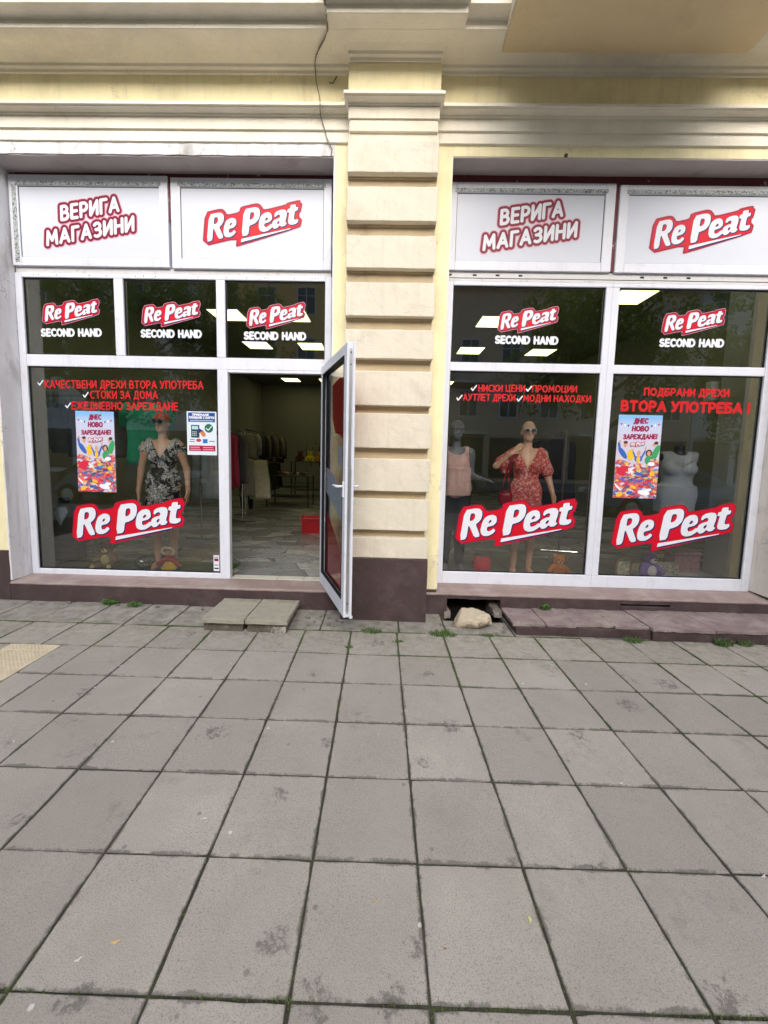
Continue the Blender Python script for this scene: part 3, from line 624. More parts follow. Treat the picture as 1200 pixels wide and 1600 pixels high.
# entablature: one profile run along the wall, broken forward over the pilaster
PROF = [(-.24, 4.288), (-.26, 4.297), (-.26, 4.383), (-.278, 4.388), (-.28, 4.484), (-.296, 4.488), (-.300, 4.497), (-.352, 4.506), (-.358, 4.512), (-.37, 4.514), (-.371, 4.536), (-.36, 4.545), (-.262, 4.553), (-.25, 4.56), (-.25, 4.842), (-.268, 4.844), (-.270, 4.868), (-.296, 4.872), (-.302, 4.893), (-.335, 4.897), (-.40, 4.905), (-.45, 4.908), (-.452, 4.902), (-.574, 4.901), (-.58, 4.904), (-.58, 4.962), (-.60, 4.966), (-.66, 4.972), (-.69, 4.976), (-.70, 5.03), (-.72, 5.06), (-.70, 5.35), (-.19, 5.36)]
PA = [p for p in PROF[:6]]
def run(mb, prof, x0, x1, mi=0): mb.extr(prof+[(-.19, prof[0][1])] if prof[-1][0] != -.19 else prof+[(-.19, prof[0][1])], x0, x1, mi)
mb = MB(); run(mb, PROF, -9, 10); CO = mb.build('cornice', M['cornice'], B)
mb = MB(); mb.box(-9, 10, -.2535, -.249, 4.565, 4.84); mb.build('frieze', M['yellow'], CO)
# ressaut
mb = MB(); vs = []; n = 0
for y, z in PROF[:-1]:
    e = -.24-y; hw = PX-.005+.36*max(0, e-.02) if e < .24 else min(.56, .455+.9*max(0, e-.24)); yy = y-.115
    vs += [(-hw, WY+.02, z+.0015), (-hw, yy, z+.0015), (hw, yy, z+.0015), (hw, WY+.02, z+.0015)]; n += 1
fs = []
for i in range(n-1):
    for k in range(3): fs.append((i*4+k, i*4+k+1, (i+1)*4+k+1, (i+1)*4+k))
fs += [(0, 1, 2, 3), tuple((n-1)*4+k for k in (3, 2, 1, 0))]
mb.add(vs, fs); o = mb.build('pilaster_capital', M['cornice'], CO)
mb = MB(); mb.box(-PX-.008, PX+.008, -.374, -.36, 4.568, 4.838, b=.002); mb.build('frieze_panel', M['yellow'], CO)
mb = MB(); mb.box(-PX+.012, PX-.012, -.387, -.375, 4.297, 4.384, b=.003); mb.box(-PX+.006, PX-.006, -.4, -.375, 4.389, 4.481, b=.003); mb.build('neck_band', M['cream'], CO)
# balcony slab overhead
mb = MB(); mb.box(.885, 2.885, -1.75, -.41, 4.888, 5.12, b=.004); mb.build('balcony', M['balcony'], B)
for bx in ((.872, .884), (2.886, 2.897)): mb = MB(); mb.box(*bx, -1.76, -.44, 4.897, 5.13); mb.build('balcony_edge', M['cream'], B)
# sills under the windows: mauve top, brown front
def sill(x0, x1, ztop, zf, name='window_sill'):
    mb = MB(); mb.extr([(.06, ztop), (WY-.012, zf), (WY-.02, zf-.012), (WY-.018, zf-.024), (.06, zf-.03)], x0, x1)
    o = mb.build(name, M['sill'], B); rough_up(o, .0035, 12, .05); return o
sill(LX0+.004, -.40, .222, .206); sill(RX0-.14, 5.6, .246, .216)
mb = MB(); mb.box(LX0+.0, -.395, WY-.012, .05, -.3, .183, b=.004); o = mb.build('sill_wall', M['brown'], B); rough_up(o, .004, 7, .07)
mb = MB(); mb.box(RX0-.139, .64, WY-.010, .05, -.3, .19, b=.004); mb.box(1.16, 2.33, WY-.012, .05, -.3, .19, b=.004)
mb.box(.64, 1.16, WY-.008, .05, .158, .19); mb.box(2.33, 2.80, WY-.012, .05, .155, .19); mb.box(2.33, 2.80, WY-.016, .05, -.3, .135, b=.003); mb.box(2.80, 5.6, WY-.012, .05, -.3, .19, b=.004)
mb.box(.5, 2.9, .02, .05, -.3, .19)
o = mb.build('sill_wall', M['brown'], B); rough_up(o, .005, 8, .06)
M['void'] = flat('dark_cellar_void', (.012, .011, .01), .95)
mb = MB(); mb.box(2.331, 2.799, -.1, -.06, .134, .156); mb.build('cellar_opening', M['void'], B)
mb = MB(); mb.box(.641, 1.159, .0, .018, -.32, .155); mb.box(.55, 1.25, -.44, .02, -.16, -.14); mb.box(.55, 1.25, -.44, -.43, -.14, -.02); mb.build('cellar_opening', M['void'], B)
# broken plaster edge round the cellar opening
M['rubble'] = mat('broken_mortar', (.20, .17, .15), .95, .3, 12, dirt=(.07, .05, .05), damt=.8, dscale=9, bump=1, bs=40)
for pf_, a_, b_ in (([(WY-.06, .0), (WY-.02, .06), (.0, .09), (.0, -.1)], 1.09, 1.17), ([(WY-.05, -.03), (WY-.015, .03), (.0, .01), (.0, -.1)], .62, .67)): mb = MB(); mb.extr(pf_, a_, b_); o = mb.build('broken_edge', M['rubble'], B); rough_up(o, .016, 14, .025)
# lower step on the right, its edge crumbled
st = empty('front_step', (1.2, -.45, 0), 0, 'low mauve stone step with a crumbled edge along the right shop window', 'step')
mb = MB(); x = 1.17; xs_ = [1.17, 1.46, 1.72, 2.06, 2.36, 2.9, 3.7, 5.6]
for a, b_ in zip(xs_[:-1], xs_[1:]):
    new = a > 2.3; fy = -.69 if new else -.63+random.uniform(-.012, .012); tz = (.098 if new else .088+random.uniform(-.006, .006))
    mb.box(a+.001, b_-.002, fy, WY-.012, tz-.028, tz, b=.004)
o = mb.build('tread', M['oldstep'], st); o.location = (-1.2, .45, 0); rough_up(o, .0065, 13, .03)
mb = MB(); mb.box(1.19, 2.36, -.655, WY-.013, -.1, .062); mb.box(2.362, 5.6, -.678, WY-.013, -.1, .069); o = mb.build('riser', M['brown'], st); o.location = (-1.2, .45, 0); rough_up(o, .010, 8, .04)
# ---------------------------------------------------------------- shop windows
def bars(mb, lst, y0, y1, b=.006):
    for x0, x1, z0, z1 in lst: mb.box(x0, x1, y0, y1, z0, z1, b=b)
def window(root_name, ext, vert, hor, panes, label):
    x0, x1, z0, z1 = ext; mb = MB()
    f0, f1 = -.012, .055
    bars(mb, vert, f0-.002, f1); bars(mb, hor, f0, f1)
    W = mb.build(root_name, M['pvc'], B); W['label'] = label
    for px0, px1, pz0, pz1 in panes:
        g = MB(); g.add([(px0-.008, .018, pz0-.008), (px1+.008, .018, pz0-.008), (px1+.008, .018, pz1+.008), (px0-.008, .018, pz1+.008)], [(0, 1, 2, 3)]); p = g.build('pane', M['glass'], W, fix=False)
        g = MB(); t = .009
        g.box(px0-.004, px0+t, .004, .017, pz0, pz1); g.box(px1-t, px1+.004, .004, .017, pz0, pz1); g.box(px0+t+.0005, px1-t-.0005, .004, .017, pz0-.004, pz0+t); g.box(px0+t+.0005, px1-t-.0005, .004, .017, pz1-t, pz1+.004)
        g.build('gasket', M['gasket'], W)
    return W
WL = window('shop_window', (-3.71, -.565, .2, 3.26),
  [(-3.71, -3.64, .212, 3.262), (-2.723, -2.63, 2.478, 3.219), (-1.706, -1.618, 2.478, 3.219), (-.63, -.565, 2.36, 3.262), (-1.706, -1.60, .214, 2.362)],
  [(-3.64, -.63, 3.219, 3.262), (-3.64, -.63, 2.362, 2.478), (-3.64, -1.706, .214, .273)],
  [(-3.64, -2.723, 2.478, 3.219), (-2.63, -1.706, 2.478, 3.219), (-1.618, -.63, 2.478, 3.219), (-3.64, -1.706, .273, 2.362)],
  'white framed shop window left of the open door')
mb = MB(); mb.box(-.653, -.565, -.008, .055, .214, 2.36, b=.005); mb.box(-1.6, -.653, -.010, .05, 2.335, 2.362, b=.004); mb.build('door_frame', M['pvc'], WL)
WR = window('shop_window', (.545, 3.75, .235, 3.24),
  [(.545, .618, .236, 3.242), (2.086, 2.216, .362, 3.203), (3.673, 3.755, .236, 3.242)],
  [(.618, 3.673, 3.203, 3.242), (.618, 3.673, 2.394, 2.478), (.618, 3.673, .236, .362)],
  [(.618, 2.086, 2.478, 3.203), (2.216, 3.673, 2.478, 3.203), (.618, 2.086, .362, 2.394), (2.216, 3.673, .362, 2.394)],
  'white framed four pane shop window right of the pilaster')
# centre seam of the wide mullion
mb = MB(); mb.box(2.147, 2.149, -.0165, -.0135, .24, 3.24); mb.build('seam', M['pvc_old'], WR)
# transom strips between signs and windows
mb = MB(); mb.box(-3.70, -.575, -.004, .05, 3.263, 3.318, b=.003); mb.build('transom_strip', M['pvc_old'], WL)
mb = MB(); mb.box(.55, 3.755, -.006, .05, 3.243, 3.333, b=.003); tr_ = mb.build('transom_strip', M['pvc_old'], WR)
mb = MB(); mb.box(.55, 3.755, -.009, -.0065, 3.270, 3.274)
for x in [.56, .80, 1.02, 1.24, 2.40, 2.62, 2.84]: mb.box(x, x+.036, -.0095, -.0066, 3.292, 3.307)
mb.build('drain_slot', M['gasket'], WR)
for x in [-3.52, -3.47, -3.29, -2.96, -2.79, -2.5, -2.42, -2.3, -1.88, -1.6, -1.40, -1.22, -1.19, -.93, -.76, -.73, -.70]: mb = MB(); mb.box(x-.003, x+.003, -.0135, -.0122, 3.236, 3.243+random.uniform(0, .006)); mb.build('drill_hole', M['gasket'], WL)
# ---------------------------------------------------------------- sign panels over the windows
def sign(x0, x1, z0, z1, px0, px1, pz0, pz1, label, film):
    r_ = empty('shop_sign', ((x0+x1)/2, -.02, z0), 0, label, 'shop sign', 'white framed sign panels over the shop windows')
    def off(o): o.location = (-(x0+x1)/2, .02, -z0); return o
    f = MB(); t = .0
    f.box(x0, px0, -.035, .03, z0, z1, b=.006); f.box(px1, x1, -.035, .03, z0, z1, b=.006); f.box(px0, px1, -.034, .03, z0, pz0, b=.006); f.box(px0, px1, -.034, .03, pz1, z1, b=.006)
    off(f.build('frame', M['pvc'], r_))
    f = MB(); f.box(px0+.004, px1-.004, -.020, -.012, pz0+.004, pz1-.004); off(f.build('panel', M['panel'], r_))
    f = MB(); q = .004; y0, y1 = -.0225, -.0125
    f.box(px0, px0+q, y0, y1, pz0, pz1); f.box(px1-q, px1, y0, y1, pz0, pz1); f.box(px0+q, px1-q, y0, y1, pz0, pz0+q); f.box(px0+q, px1-q, y0, y1, pz1-q, pz1); off(f.build('seal', M['gasket'], r_))
    f = MB(); f.box(px0-.02, px1+.02, -.0375, -.0352, pz1+.006, pz1+.040)
    if film: f.box(px0-.055, px0-.012, -.0375, -.0352, z0+.03, pz1+.004)
    off(f.build('film_residue', M['filmtape'], r_)); return r_, ((x0+x1)/2, -.02, z0)
SG = []
SG.append(sign(-3.70, -2.15, 3.318, 4.152, -3.612, -2.235, 3.40, 4.052, 'white sign panel at the far left with two slanted rows of Cyrillic letters', True))
SG.append(sign(-2.122, -.572, 3.312, 4.139, -2.03, -.648, 3.406, 4.053, 'white sign panel with a red logo above the open door', False))
SG.append(sign(.556, 2.10, 3.333, 4.125, .618, 2.006, 3.42, 4.03, 'white sign panel with slanted Cyrillic letters just right of the pilaster', False))
SG.append(sign(2.138, 3.755, 3.33, 4.115, 2.223, 3.67, 3.418, 4.03, 'white sign panel with a red logo at the far right', False))
def rel(root, orig):
    for o in root.children:
        if o.get('w'): o.location = (-orig[0], -orig[1], -orig[2])
def sign_logo(s, *a):
    root, org = s; e = logo('x', *a, -.0215, parent=root, border=.012)
    for n_ in root.children:
        if n_.name.split('.')[0] in ('edge', 'border', 'red_backing', 'letter_shadow', 'letters'): n_.location = (-org[0], -org[1], -org[2])
sign_logo(SG[1], 316.4, 385.6, 469, 312.3); sign_logo(SG[3], 1012.4, 397.5, 1177.5, 321)
def sign_words(s, lines, y=-.0215):
    root, org = s; segs = []
    for t, u0, v0, u1, v1, hpx in lines:
        b0, b1 = line_px(u0, v0, u1, v1, y); segs.append(text_segs(t, b0, b1, hpx*4.08/F, lean=.02, gap=.34))
    for n_, rad, m_, dy in (('lettering_edge', .043, M['dpink'], .0002), ('lettering_border', .036, M['dmar2'], .0006), ('lettering', .0145, M['dwhite'], .001)):
        o = text_sheet(n_, segs, rad, m_, lambda a, b, dy=dy: (a-org[0], y-dy-org[1], b-org[2]), root, .003)
sign_words(SG[0], [('ВЕРИГА', 96.5, 343.5, 184.5, 329, 18.5), ('МАГАЗИНИ', 74.5, 382.5, 208, 359.5, 18.5)])
sign_words(SG[2], [('ВЕРИГА', 783, 350, 877.5, 336.5, 18.5), ('МАГАЗИНИ', 756, 390, 899, 369, 18.5)])
# ---------------------------------------------------------------- stickers and lettering on the panes
SYY = .0165
def second_hand(u0, v0, u1, v1, label):
    b0, b1 = line_px(u0+1, v0, u1-1, v1, SYY); s = text_segs('SECOND HAND', b0, b1, 9.5*4.11/F, gap=.3, space=.55)
    o = text_sheet('window_lettering', [s], .0102, M['dwhite'], lambda a, b: (a, SYY-.0008, b), None, .003); tag(o, label, 'window lettering', 'white words under the small window logos')
for i, (a, l, s_) in enumerate([((66.3, 507, 153, 467), 'small red logo sticker on the leftmost upper pane', (64.4, 524.6, 158.7, 524.7)), ((221, 509.7, 311, 470), 'small red logo sticker on the middle upper pane left of the pilaster', (220.3, 526, 315, 527)), ((385, 514, 475, 472), 'small red logo sticker on the upper pane over the door', (381.3, 529.3, 477.9, 530.7)),
        ((777, 520, 871.5, 478.5), 'small red logo sticker on the upper pane just right of the pilaster', (773.4, 535.7, 871.5, 537.5)), ((1032.6, 523.5, 1132.5, 482), 'small red logo sticker on the rightmost upper pane', (1030, 540.6, 1130.3, 541.5))]):
    r_ = logo('logo_sticker', *a, SYY, l, 'logo sticker', border=.02, cell=.0035); r_['group'] = 'red logo stickers on the panes'
    second_hand(*s_, ['white words SECOND HAND on the leftmost upper pane', 'white words SECOND HAND on the middle upper pane left of the pilaster', 'white words SECOND HAND on the upper pane over the door', 'white words SECOND HAND on the upper pane just right of the pilaster', 'white words SECOND HAND on the rightmost upper pane'][i])
for a, l in [((111.7, 848.4, 286, 777), 'large red logo sticker below the black and white dress mannequin'), ((709, 852, 899.5, 778), 'large red logo sticker in front of the red dress mannequin'), ((952, 859.8, 1148, 785), 'large red logo sticker on the rightmost lower pane')]:
    r_ = logo('logo_sticker', *a, SYY, l, 'logo sticker', cell=.004); r_['group'] = 'red logo stickers on the panes'
def red_text(lines, checks, rad, label):
    root = None; segs = []; y = SYY
    for t, u0, v0, u1, v1, hp in lines:
        b0, b1 = line_px(u0, v0, u1, v1, y); segs.append(text_segs(t, b0, b1, hp*4.11/F, gap=.3))
    p = segs[0][0][0]; root = empty('window_lettering', (p[0], y, p[1]), 0, label, 'window lettering')
    pl = lambda a, b: (a-p[0], -.0008, b-p[1])
    text_sheet('words', segs, rad, M['dtext'], pl, root, .003)
    for u, v in checks: text_sheet('check_mark', [check_segs(u, v, y, 8)], .0062, M['dwhite'], pl, root, .0025)
red_text([('КАЧЕСТВЕНИ ДРЕХИ ВТОРА УПОТРЕБА', 71, 605.5, 317, 607, 10.5), ('СТОКИ ЗА ДОМА', 142, 622, 246, 622.5, 10.5), ('ЕЖЕДНЕВНО ЗАРЕЖДАНЕ', 113, 639, 277.5, 640.4, 10.5)],
         [(63.5, 602), (134, 621), (106.5, 637.5)], .0072, 'three red lines of Cyrillic lettering above the poster and black dress')
red_text([('НИСКИ ЦЕНИ', 748, 611.2, 819.5, 611.6, 9), ('ПРОМОЦИИ', 832, 612.2, 900.5, 612.6, 9), ('АУТЛЕТ ДРЕХИ', 724, 625.2, 804, 626.2, 9), ('МОДНИ НАХОДКИ', 818, 626.8, 922, 628, 9)],
         [(740, 610.5), (826, 611.5), (717.5, 625.5), (811.5, 627)], .0064, 'two rows of red Cyrillic lettering with check marks over the red dress')
red_text([('ПОДБРАНИ ДРЕХИ', 1007, 617, 1138, 619.5, 9.5)], [], .0088, 'upper thinner row of red Cyrillic lettering on the rightmost pane')
red_text([('ВТОРА УПОТРЕБА !', 971.5, 640.5, 1169.5, 645, 13)], [], .0138, 'bold lower row of red Cyrillic lettering on the rightmost pane')
# ================================================================ THE OPEN DOOR
ang = math.atan2(-.93, .35)
DR = empty('shop_door', (-.632, -.004, .214), ang, 'open white framed glass shop door swung out in front of the pilaster', 'door')
W_, H_, TH = .985, 2.19, .062
mb = MB(); s_ = .085; t2 = TH/2
mb.box(0, s_, -t2, t2, 0, H_, b=.007); mb.box(W_-s_, W_, -t2, t2, 0, H_, b=.007); mb.box(s_, W_-s_, -t2+.001, t2-.001, 0, .13, b=.007); mb.box(s_, W_-s_, -t2+.001, t2-.001, H_-.085, H_, b=.007)
mb.box(-.0, W_+.012, t2-.012, t2+.012, -.008, .012); mb.box(W_-.004, W_+.014, t2-.014, t2+.004, .0, H_, b=.002)
mb.build('leaf', M['pvc'], DR)
mb = MB(); mb.add([(s_-.006, .001, .124), (W_-s_+.006, .001, .124), (W_-s_+.006, .001, H_-.079), (s_-.006, .001, H_-.079)], [(0, 1, 2, 3)]); mb.build('pane', M['doorglass'], DR, fix=False)
mb = MB(); q = .008
for y0, y1 in ((-t2-.002, -.0045), (.0045, t2+.002)):
    mb.box(s_-.001, s_+q, y0, y1, .13, H_-.085); mb.box(W_-s_-q, W_-s_+.001, y0, y1, .13, H_-.085); mb.box(s_+q, W_-s_-q, y0, y1, .129, .13+q); mb.box(s_+q, W_-s_-q, y0, y1, H_-.085-q, H_-.084)
mb.build('gasket', M['gasket'], DR)
mb = MB(); mb.box(W_+.0005, W_+.0035, -.012, .012, .05, H_-.05); mb.build('lock_rail', M['metal'], DR)
mb = MB(); mb.box(W_+.004, W_+.009, -.013, .013, .80, 1.22, b=.001); mb.box(W_+.009, W_+.018, -.006, .006, 1.02, 1.06); mb.box(W_+.009, W_+.0105, -.007, .007, .88, .93); mb.build('lock_plate', M['metal'], DR)
mb = MB()
for z in (.04, .12, 2.02, 2.11): mb.box(W_+.0036, W_+.006, -.004, .004, z-.006, z+.006)
mb.build('screw', M['gasket'], DR)
for sgn in (-1, 1):
    mb = MB(); hx, hz = W_-.042, 1.075
    mb.box(hx-.015, hx+.015, min(sgn*t2, sgn*(t2+.012)), max(sgn*t2, sgn*(t2+.012)), hz-.09, hz+.04, b=.005)
    mb.tube([(hx, sgn*t2, hz), (hx, sgn*(t2+.05), hz), (hx-.012, sgn*(t2+.058), hz), (hx-.125, sgn*(t2+.056), hz)], [.010, .010, .011, .009], 10)
    o = mb.build('handle', M['pvc'], DR, smooth=False)
for z in (.2, 1.0, 1.95):
    mb = MB(); mb.tube([(-.008, t2+.004, z), (-.008, t2+.004, z+.11)], .009, 10); mb.build('hinge', M['pvc'], DR)
# the sticker on the outside of the door pane: red corners round a pale field, seen from behind
def door_poly(name, pts, m, dy):
    mb = MB(); n_ = len(pts); mb.add([(x, dy, z) for x, z in pts], [tuple(range(n_))]); return mb.build(name, m, DR, fix=False)
door_poly('red_sticker', [(.34, 1.96), (.62, 1.985), (W_-s_-.01, 1.94), (W_-s_-.01, 1.42), (.62, 1.50), (.48, 1.52), (.36, 1.66)], M['dred'], .0052)
door_poly('red_sticker', [(.16, .78), (.40, .66), (W_-s_-.01, .42), (W_-s_-.01, .15), (.16, .15)], M['dred'], .0052)
door_poly('pale_sticker', [(.12, 1.20), (.40, 1.16), (.66, 1.05), (W_-s_-.01, 1.02), (W_-s_-.01, .70), (.60, .80), (.30, .90), (.12, .96)], M['dwhite'], .0055)
door_poly('pale_sticker', [(.58, 1.40), (.76, 1.39), (.76, 1.22), (.58, 1.24)], M['dwhite'], .0055)

# ================================================================ INSIDE THE SHOP
M['marble'] = None
def marble():
    m, N, L, P = new_mat('broken_marble_floor'); tc = N.new('ShaderNodeTexCoord').outputs['Object']
    mp = N.new('ShaderNodeMapping'); mp.inputs['Rotation'].default_value = (0, 0, .5); mp.inputs['Scale'].default_value = (1, 1.7, 1); L.new(tc, mp.inputs[0])
    v = N.new('ShaderNodeTexVoronoi'); v.inputs['Scale'].default_value = 2.6; L.new(mp.outputs[0], v.inputs[0])
    sc = N.new('ShaderNodeSeparateColor'); L.new(v.outputs['Color'], sc.inputs[0])
    c = ramp(N, L, sc.outputs[0], [(0, (.20, .20, .205)), (.5, (.33, .34, .36)), (.85, (.46, .46, .45)), (1, (.62, .60, .55))]).outputs[0]
    n = noise_node(N, L, mp.outputs[0], 5, 9, .7, 2.5); c = mixc(N, L, ramp(N, L, n.outputs[0], [(.47, 0), (.52, .7), (.56, 0)]).outputs[0], c, (.12, .12, .14))
    e = N.new('ShaderNodeTexVoronoi'); e.feature = 'DISTANCE_TO_EDGE'; e.inputs['Scale'].default_value = 2.6; L.new(mp.outputs[0], e.inputs[0])
    c = mixc(N, L, ramp(N, L, e.outputs[0], [(.01, .8), (.025, 0)]).outputs[0], c, (.10, .10, .10))
    L.new(c, P.inputs['Base Color']); P.inputs['Roughness'].default_value = .22; return m
M['marble'] = marble()
FZ = .2; RW0, RW1, RB, HC = -5.1, 5.4, 12.4, 4.3
mb = MB(); mb.add([(RW0, .056, FZ), (RW1, .056, FZ), (RW1, RB, FZ), (RW0, RB, FZ)], [(0, 1, 2, 3)]); mb.build('shop_floor', M['marble'], fix=False)['kind'] = 'structure'
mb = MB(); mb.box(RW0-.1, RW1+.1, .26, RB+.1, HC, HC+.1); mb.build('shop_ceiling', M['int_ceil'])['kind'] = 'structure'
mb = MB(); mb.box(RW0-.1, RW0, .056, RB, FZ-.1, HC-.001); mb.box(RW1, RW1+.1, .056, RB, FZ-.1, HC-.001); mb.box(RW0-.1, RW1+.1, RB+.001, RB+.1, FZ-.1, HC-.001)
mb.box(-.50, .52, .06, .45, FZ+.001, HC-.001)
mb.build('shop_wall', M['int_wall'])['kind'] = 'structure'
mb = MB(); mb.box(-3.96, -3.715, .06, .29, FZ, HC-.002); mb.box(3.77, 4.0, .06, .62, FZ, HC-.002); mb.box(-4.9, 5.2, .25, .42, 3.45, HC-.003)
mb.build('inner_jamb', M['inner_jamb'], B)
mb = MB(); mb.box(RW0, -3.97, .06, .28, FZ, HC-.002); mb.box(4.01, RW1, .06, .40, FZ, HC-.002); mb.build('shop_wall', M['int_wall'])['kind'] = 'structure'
M['threshold'] = mat('cream_threshold_tile', (.55, .53, .47), .4, .12, 3, dirt=(.3, .28, .24), damt=.4)
mb = MB()
for a, b_ in [(-1.598, -1.12), (-1.115, -.84), (-.835, -.655)]: mb.box(a, b_, .0, .12, .19, .2235, b=.003)
mb.build('threshold', M['threshold'], B)
M['greenmat'] = mat('green_artificial_turf', (.055, .10, .025), .95, .4, 40, bump=1, bs=200)
M['darkmat'] = mat('dark_display_cloth', (.05, .052, .055), .95, .2, 8)
mb = MB(); mb.box(-3.70, -1.72, .08, .62, FZ+.001, FZ+.012); tag(mb.build('turf_mat', M['greenmat']), 'strip of green artificial turf inside the left shop window', 'mat')
mb = MB(); mb.box(.60, 3.74, .10, 1.3, FZ+.001, FZ+.01); tag(mb.build('display_cloth', mat('grey_display_cloth', (.18, .18, .19), .95, .15, 6)), 'grey cloth laid on the floor of the right shop window', 'cloth')
mb = MB(); mb.box(2.95, 3.75, .16, .92, FZ+.011, FZ+.07, b=.004); tag(mb.build('display_plinth', M['pvc']), 'low white display board in the far right corner of the window', 'display board')
# ceiling lights
LLAB = ['square ceiling light behind the upper pane over the door, left of its logo', 'square ceiling light behind the upper pane over the door, lower left under the words', 'square ceiling light behind the upper pane over the door, lower right', 'square ceiling light seen at the top of the open doorway', 'square ceiling light cut off by the right edge of the doorway', 'square ceiling light half hidden by the logo over the door', 'square ceiling light left of the logo in the upper pane right of the pilaster', 'square ceiling light at the lower left of the upper pane right of the pilaster', 'large square ceiling light at the top left corner of the rightmost upper pane', 'square ceiling light behind the pilaster, middle of the shop', 'square ceiling light behind the pilaster, at the back of the shop', 'square ceiling light low behind the right window, at the back', 'square ceiling light behind the rightmost upper pane, middle of the shop', 'unseen square ceiling light added close behind the left signs, over the shirts', 'unseen square ceiling light added close behind the sign over the door', 'unseen square ceiling light added close behind the signs over the red dress', 'unseen square ceiling light added close behind the sign at the far right']
lights = [(-3.22, 4.19, 'left'), (-3.32, 6.40, ''), (-1.95, 6.42, ''), (-3.58, 11.1, ''), (-2.2, 11.1, ''), (-1.92, 4.19, ''), (2.11, 4.33, ''), (2.10, 6.55, ''), (4.02, 2.97, ''), (.4, 6.5, ''), (.4, 11.1, ''), (2.1, 11.1, ''), (3.9, 6.6, ''), (-3.2, 1.95, ''), (-1.92, 1.95, ''), (1.4, 1.6, ''), (2.9, 1.6, '')]  # last four panels are unseen, added to brighten the window displays
lroot = None
for i, (x, y, _) in enumerate(lights):
    if lroot is None:
        lroot = empty('ceiling_light', (x, y, HC), 0, LLAB[0], 'ceiling light', 'square light panels in the shop ceiling')
        mb = MB(); mb.box(-.31, .31, -.33, .33, -.03, -.001, b=.004); mb.build('frame', M['pvc'], lroot); mb = MB(); mb.box(-.295, .295, -.315, .315, -.034, -.0305); mb.build('diffuser', M['light'], lroot)
    else:
        c_ = copy_tree(lroot); c_.location = (x, y, HC); c_['label'] = LLAB[i]
# ---------------------------------------------------------------- mannequins
def skin(name, col, rough=.35): return mat(name, col, rough, .04, 5, spec=.5)
M['skinA'] = skin('mannequin_tan', (.72, .45, .32)); M['skinB'] = skin('mannequin_tan_warm', (.80, .50, .36)); M['skinG'] = skin('mannequin_grey', (.20, .22, .27), .4); M['skinK'] = skin('mannequin_black', (.015, .015, .017), .4)
def bent(a, b, k): return tuple(a[i]+(b[i]-a[i])*k for i in range(3))
ARM_DOWN = lambda s: dict(sh=(s*.165, .0, 1.395), el=(s*.235, .015, 1.115), wr=(s*.255, -.035, .875), hd=(0, -.15, -1), palm=(-s, 0, 0))
def torso(sd, grow=0.0, legs=True, k=.05):
    g = grow
    sd.ell((0, .005, .94), (.165+g, .115+g, .135+g), k); sd.cap((0, 0, 1.0), (0, .0, 1.16), .135+g, .112+g, k, .74)
    sd.ell((0, .0, 1.27), (.140+g, .095+g, .16+g), k); sd.cap((-.125, .005, 1.395), (.125, .005, 1.395), .052+g, .052+g, k)
    for s in (-1, 1): sd.ell((s*.068, -.072, 1.255), (.062+g, .058+g, .062+g), .035)
def leg(sd, s, hip=(.088, 0, .90), kn=(.085, -.012, .50), an=(.085, .025, .10), g=0.0):
    h_, k_, a_ = (s*hip[0], hip[1], hip[2]), (s*kn[0], kn[1], kn[2]), (s*an[0], an[1], an[2])
    sd.cap(h_, k_, .088+g, .052+g, .04); sd.cap(k_, a_, .052+g, .032+g, .03); m_ = bent(k_, a_, .28); sd.ell((m_[0], m_[1]+.015, m_[2]), (.047+g, .052+g, .11), .03)
    if g == 0:
        sd.cap((a_[0], a_[1]+.01, .045), (a_[0]+s*.012, a_[1]-.09, .035), .034, .034, .02); sd.cap((a_[0]+s*.012, a_[1]-.09, .03), (a_[0]+s*.018, a_[1]-.15, .02), .032, .018, .02)
def arm(sd, A, s, fing=.5):
    sh, el, wr = A['sh'], A['el'], A['wr']
    sd.cap(sh, bent(sh, el, .3), .050, .044, .03); sd.cap(sh, el, .044, .034, .03); sd.cap(el, wr, .036, .022, .02)
    d = Vector(A['hd']).normalized(); pn = Vector(A['palm']).normalized(); sdv = d.cross(pn).normalized(); w0 = Vector(wr)
    kn = w0+d*.085
    sd.cap(w0-d*.01, w0+d*.03, .022, .022, .02)
    for q in (-1, 0, 1): sd.cap(w0+d*.03+sdv*q*.012, kn+sdv*q*.022, .014, .012, .012)
    for q, ln in ((-1.5, .062), (-.5, .075), (.5, .08), (1.5, .07)):
        b0 = kn+sdv*q*.0175; b1 = b0+d*ln*.5+pn*ln*.10*fing+sdv*q*.002; b2 = b1+d*ln*.5+pn*ln*.45*fing
        sd.cap(b0, b1, .0092, .0086, .003); sd.cap(b1, b2, .0086, .0066, .003)
    th = -1 if A.get('th', 1) < 0 else 1
    t0 = w0+d*.025+sdv*th*.018; t1 = t0+d*.035+sdv*th*.022+pn*.01; t2_ = t1+d*.035+sdv*th*.006+pn*.008
    sd.cap(t0, t1, .013, .010, .008); sd.cap(t1, t2_, .010, .008, .004)
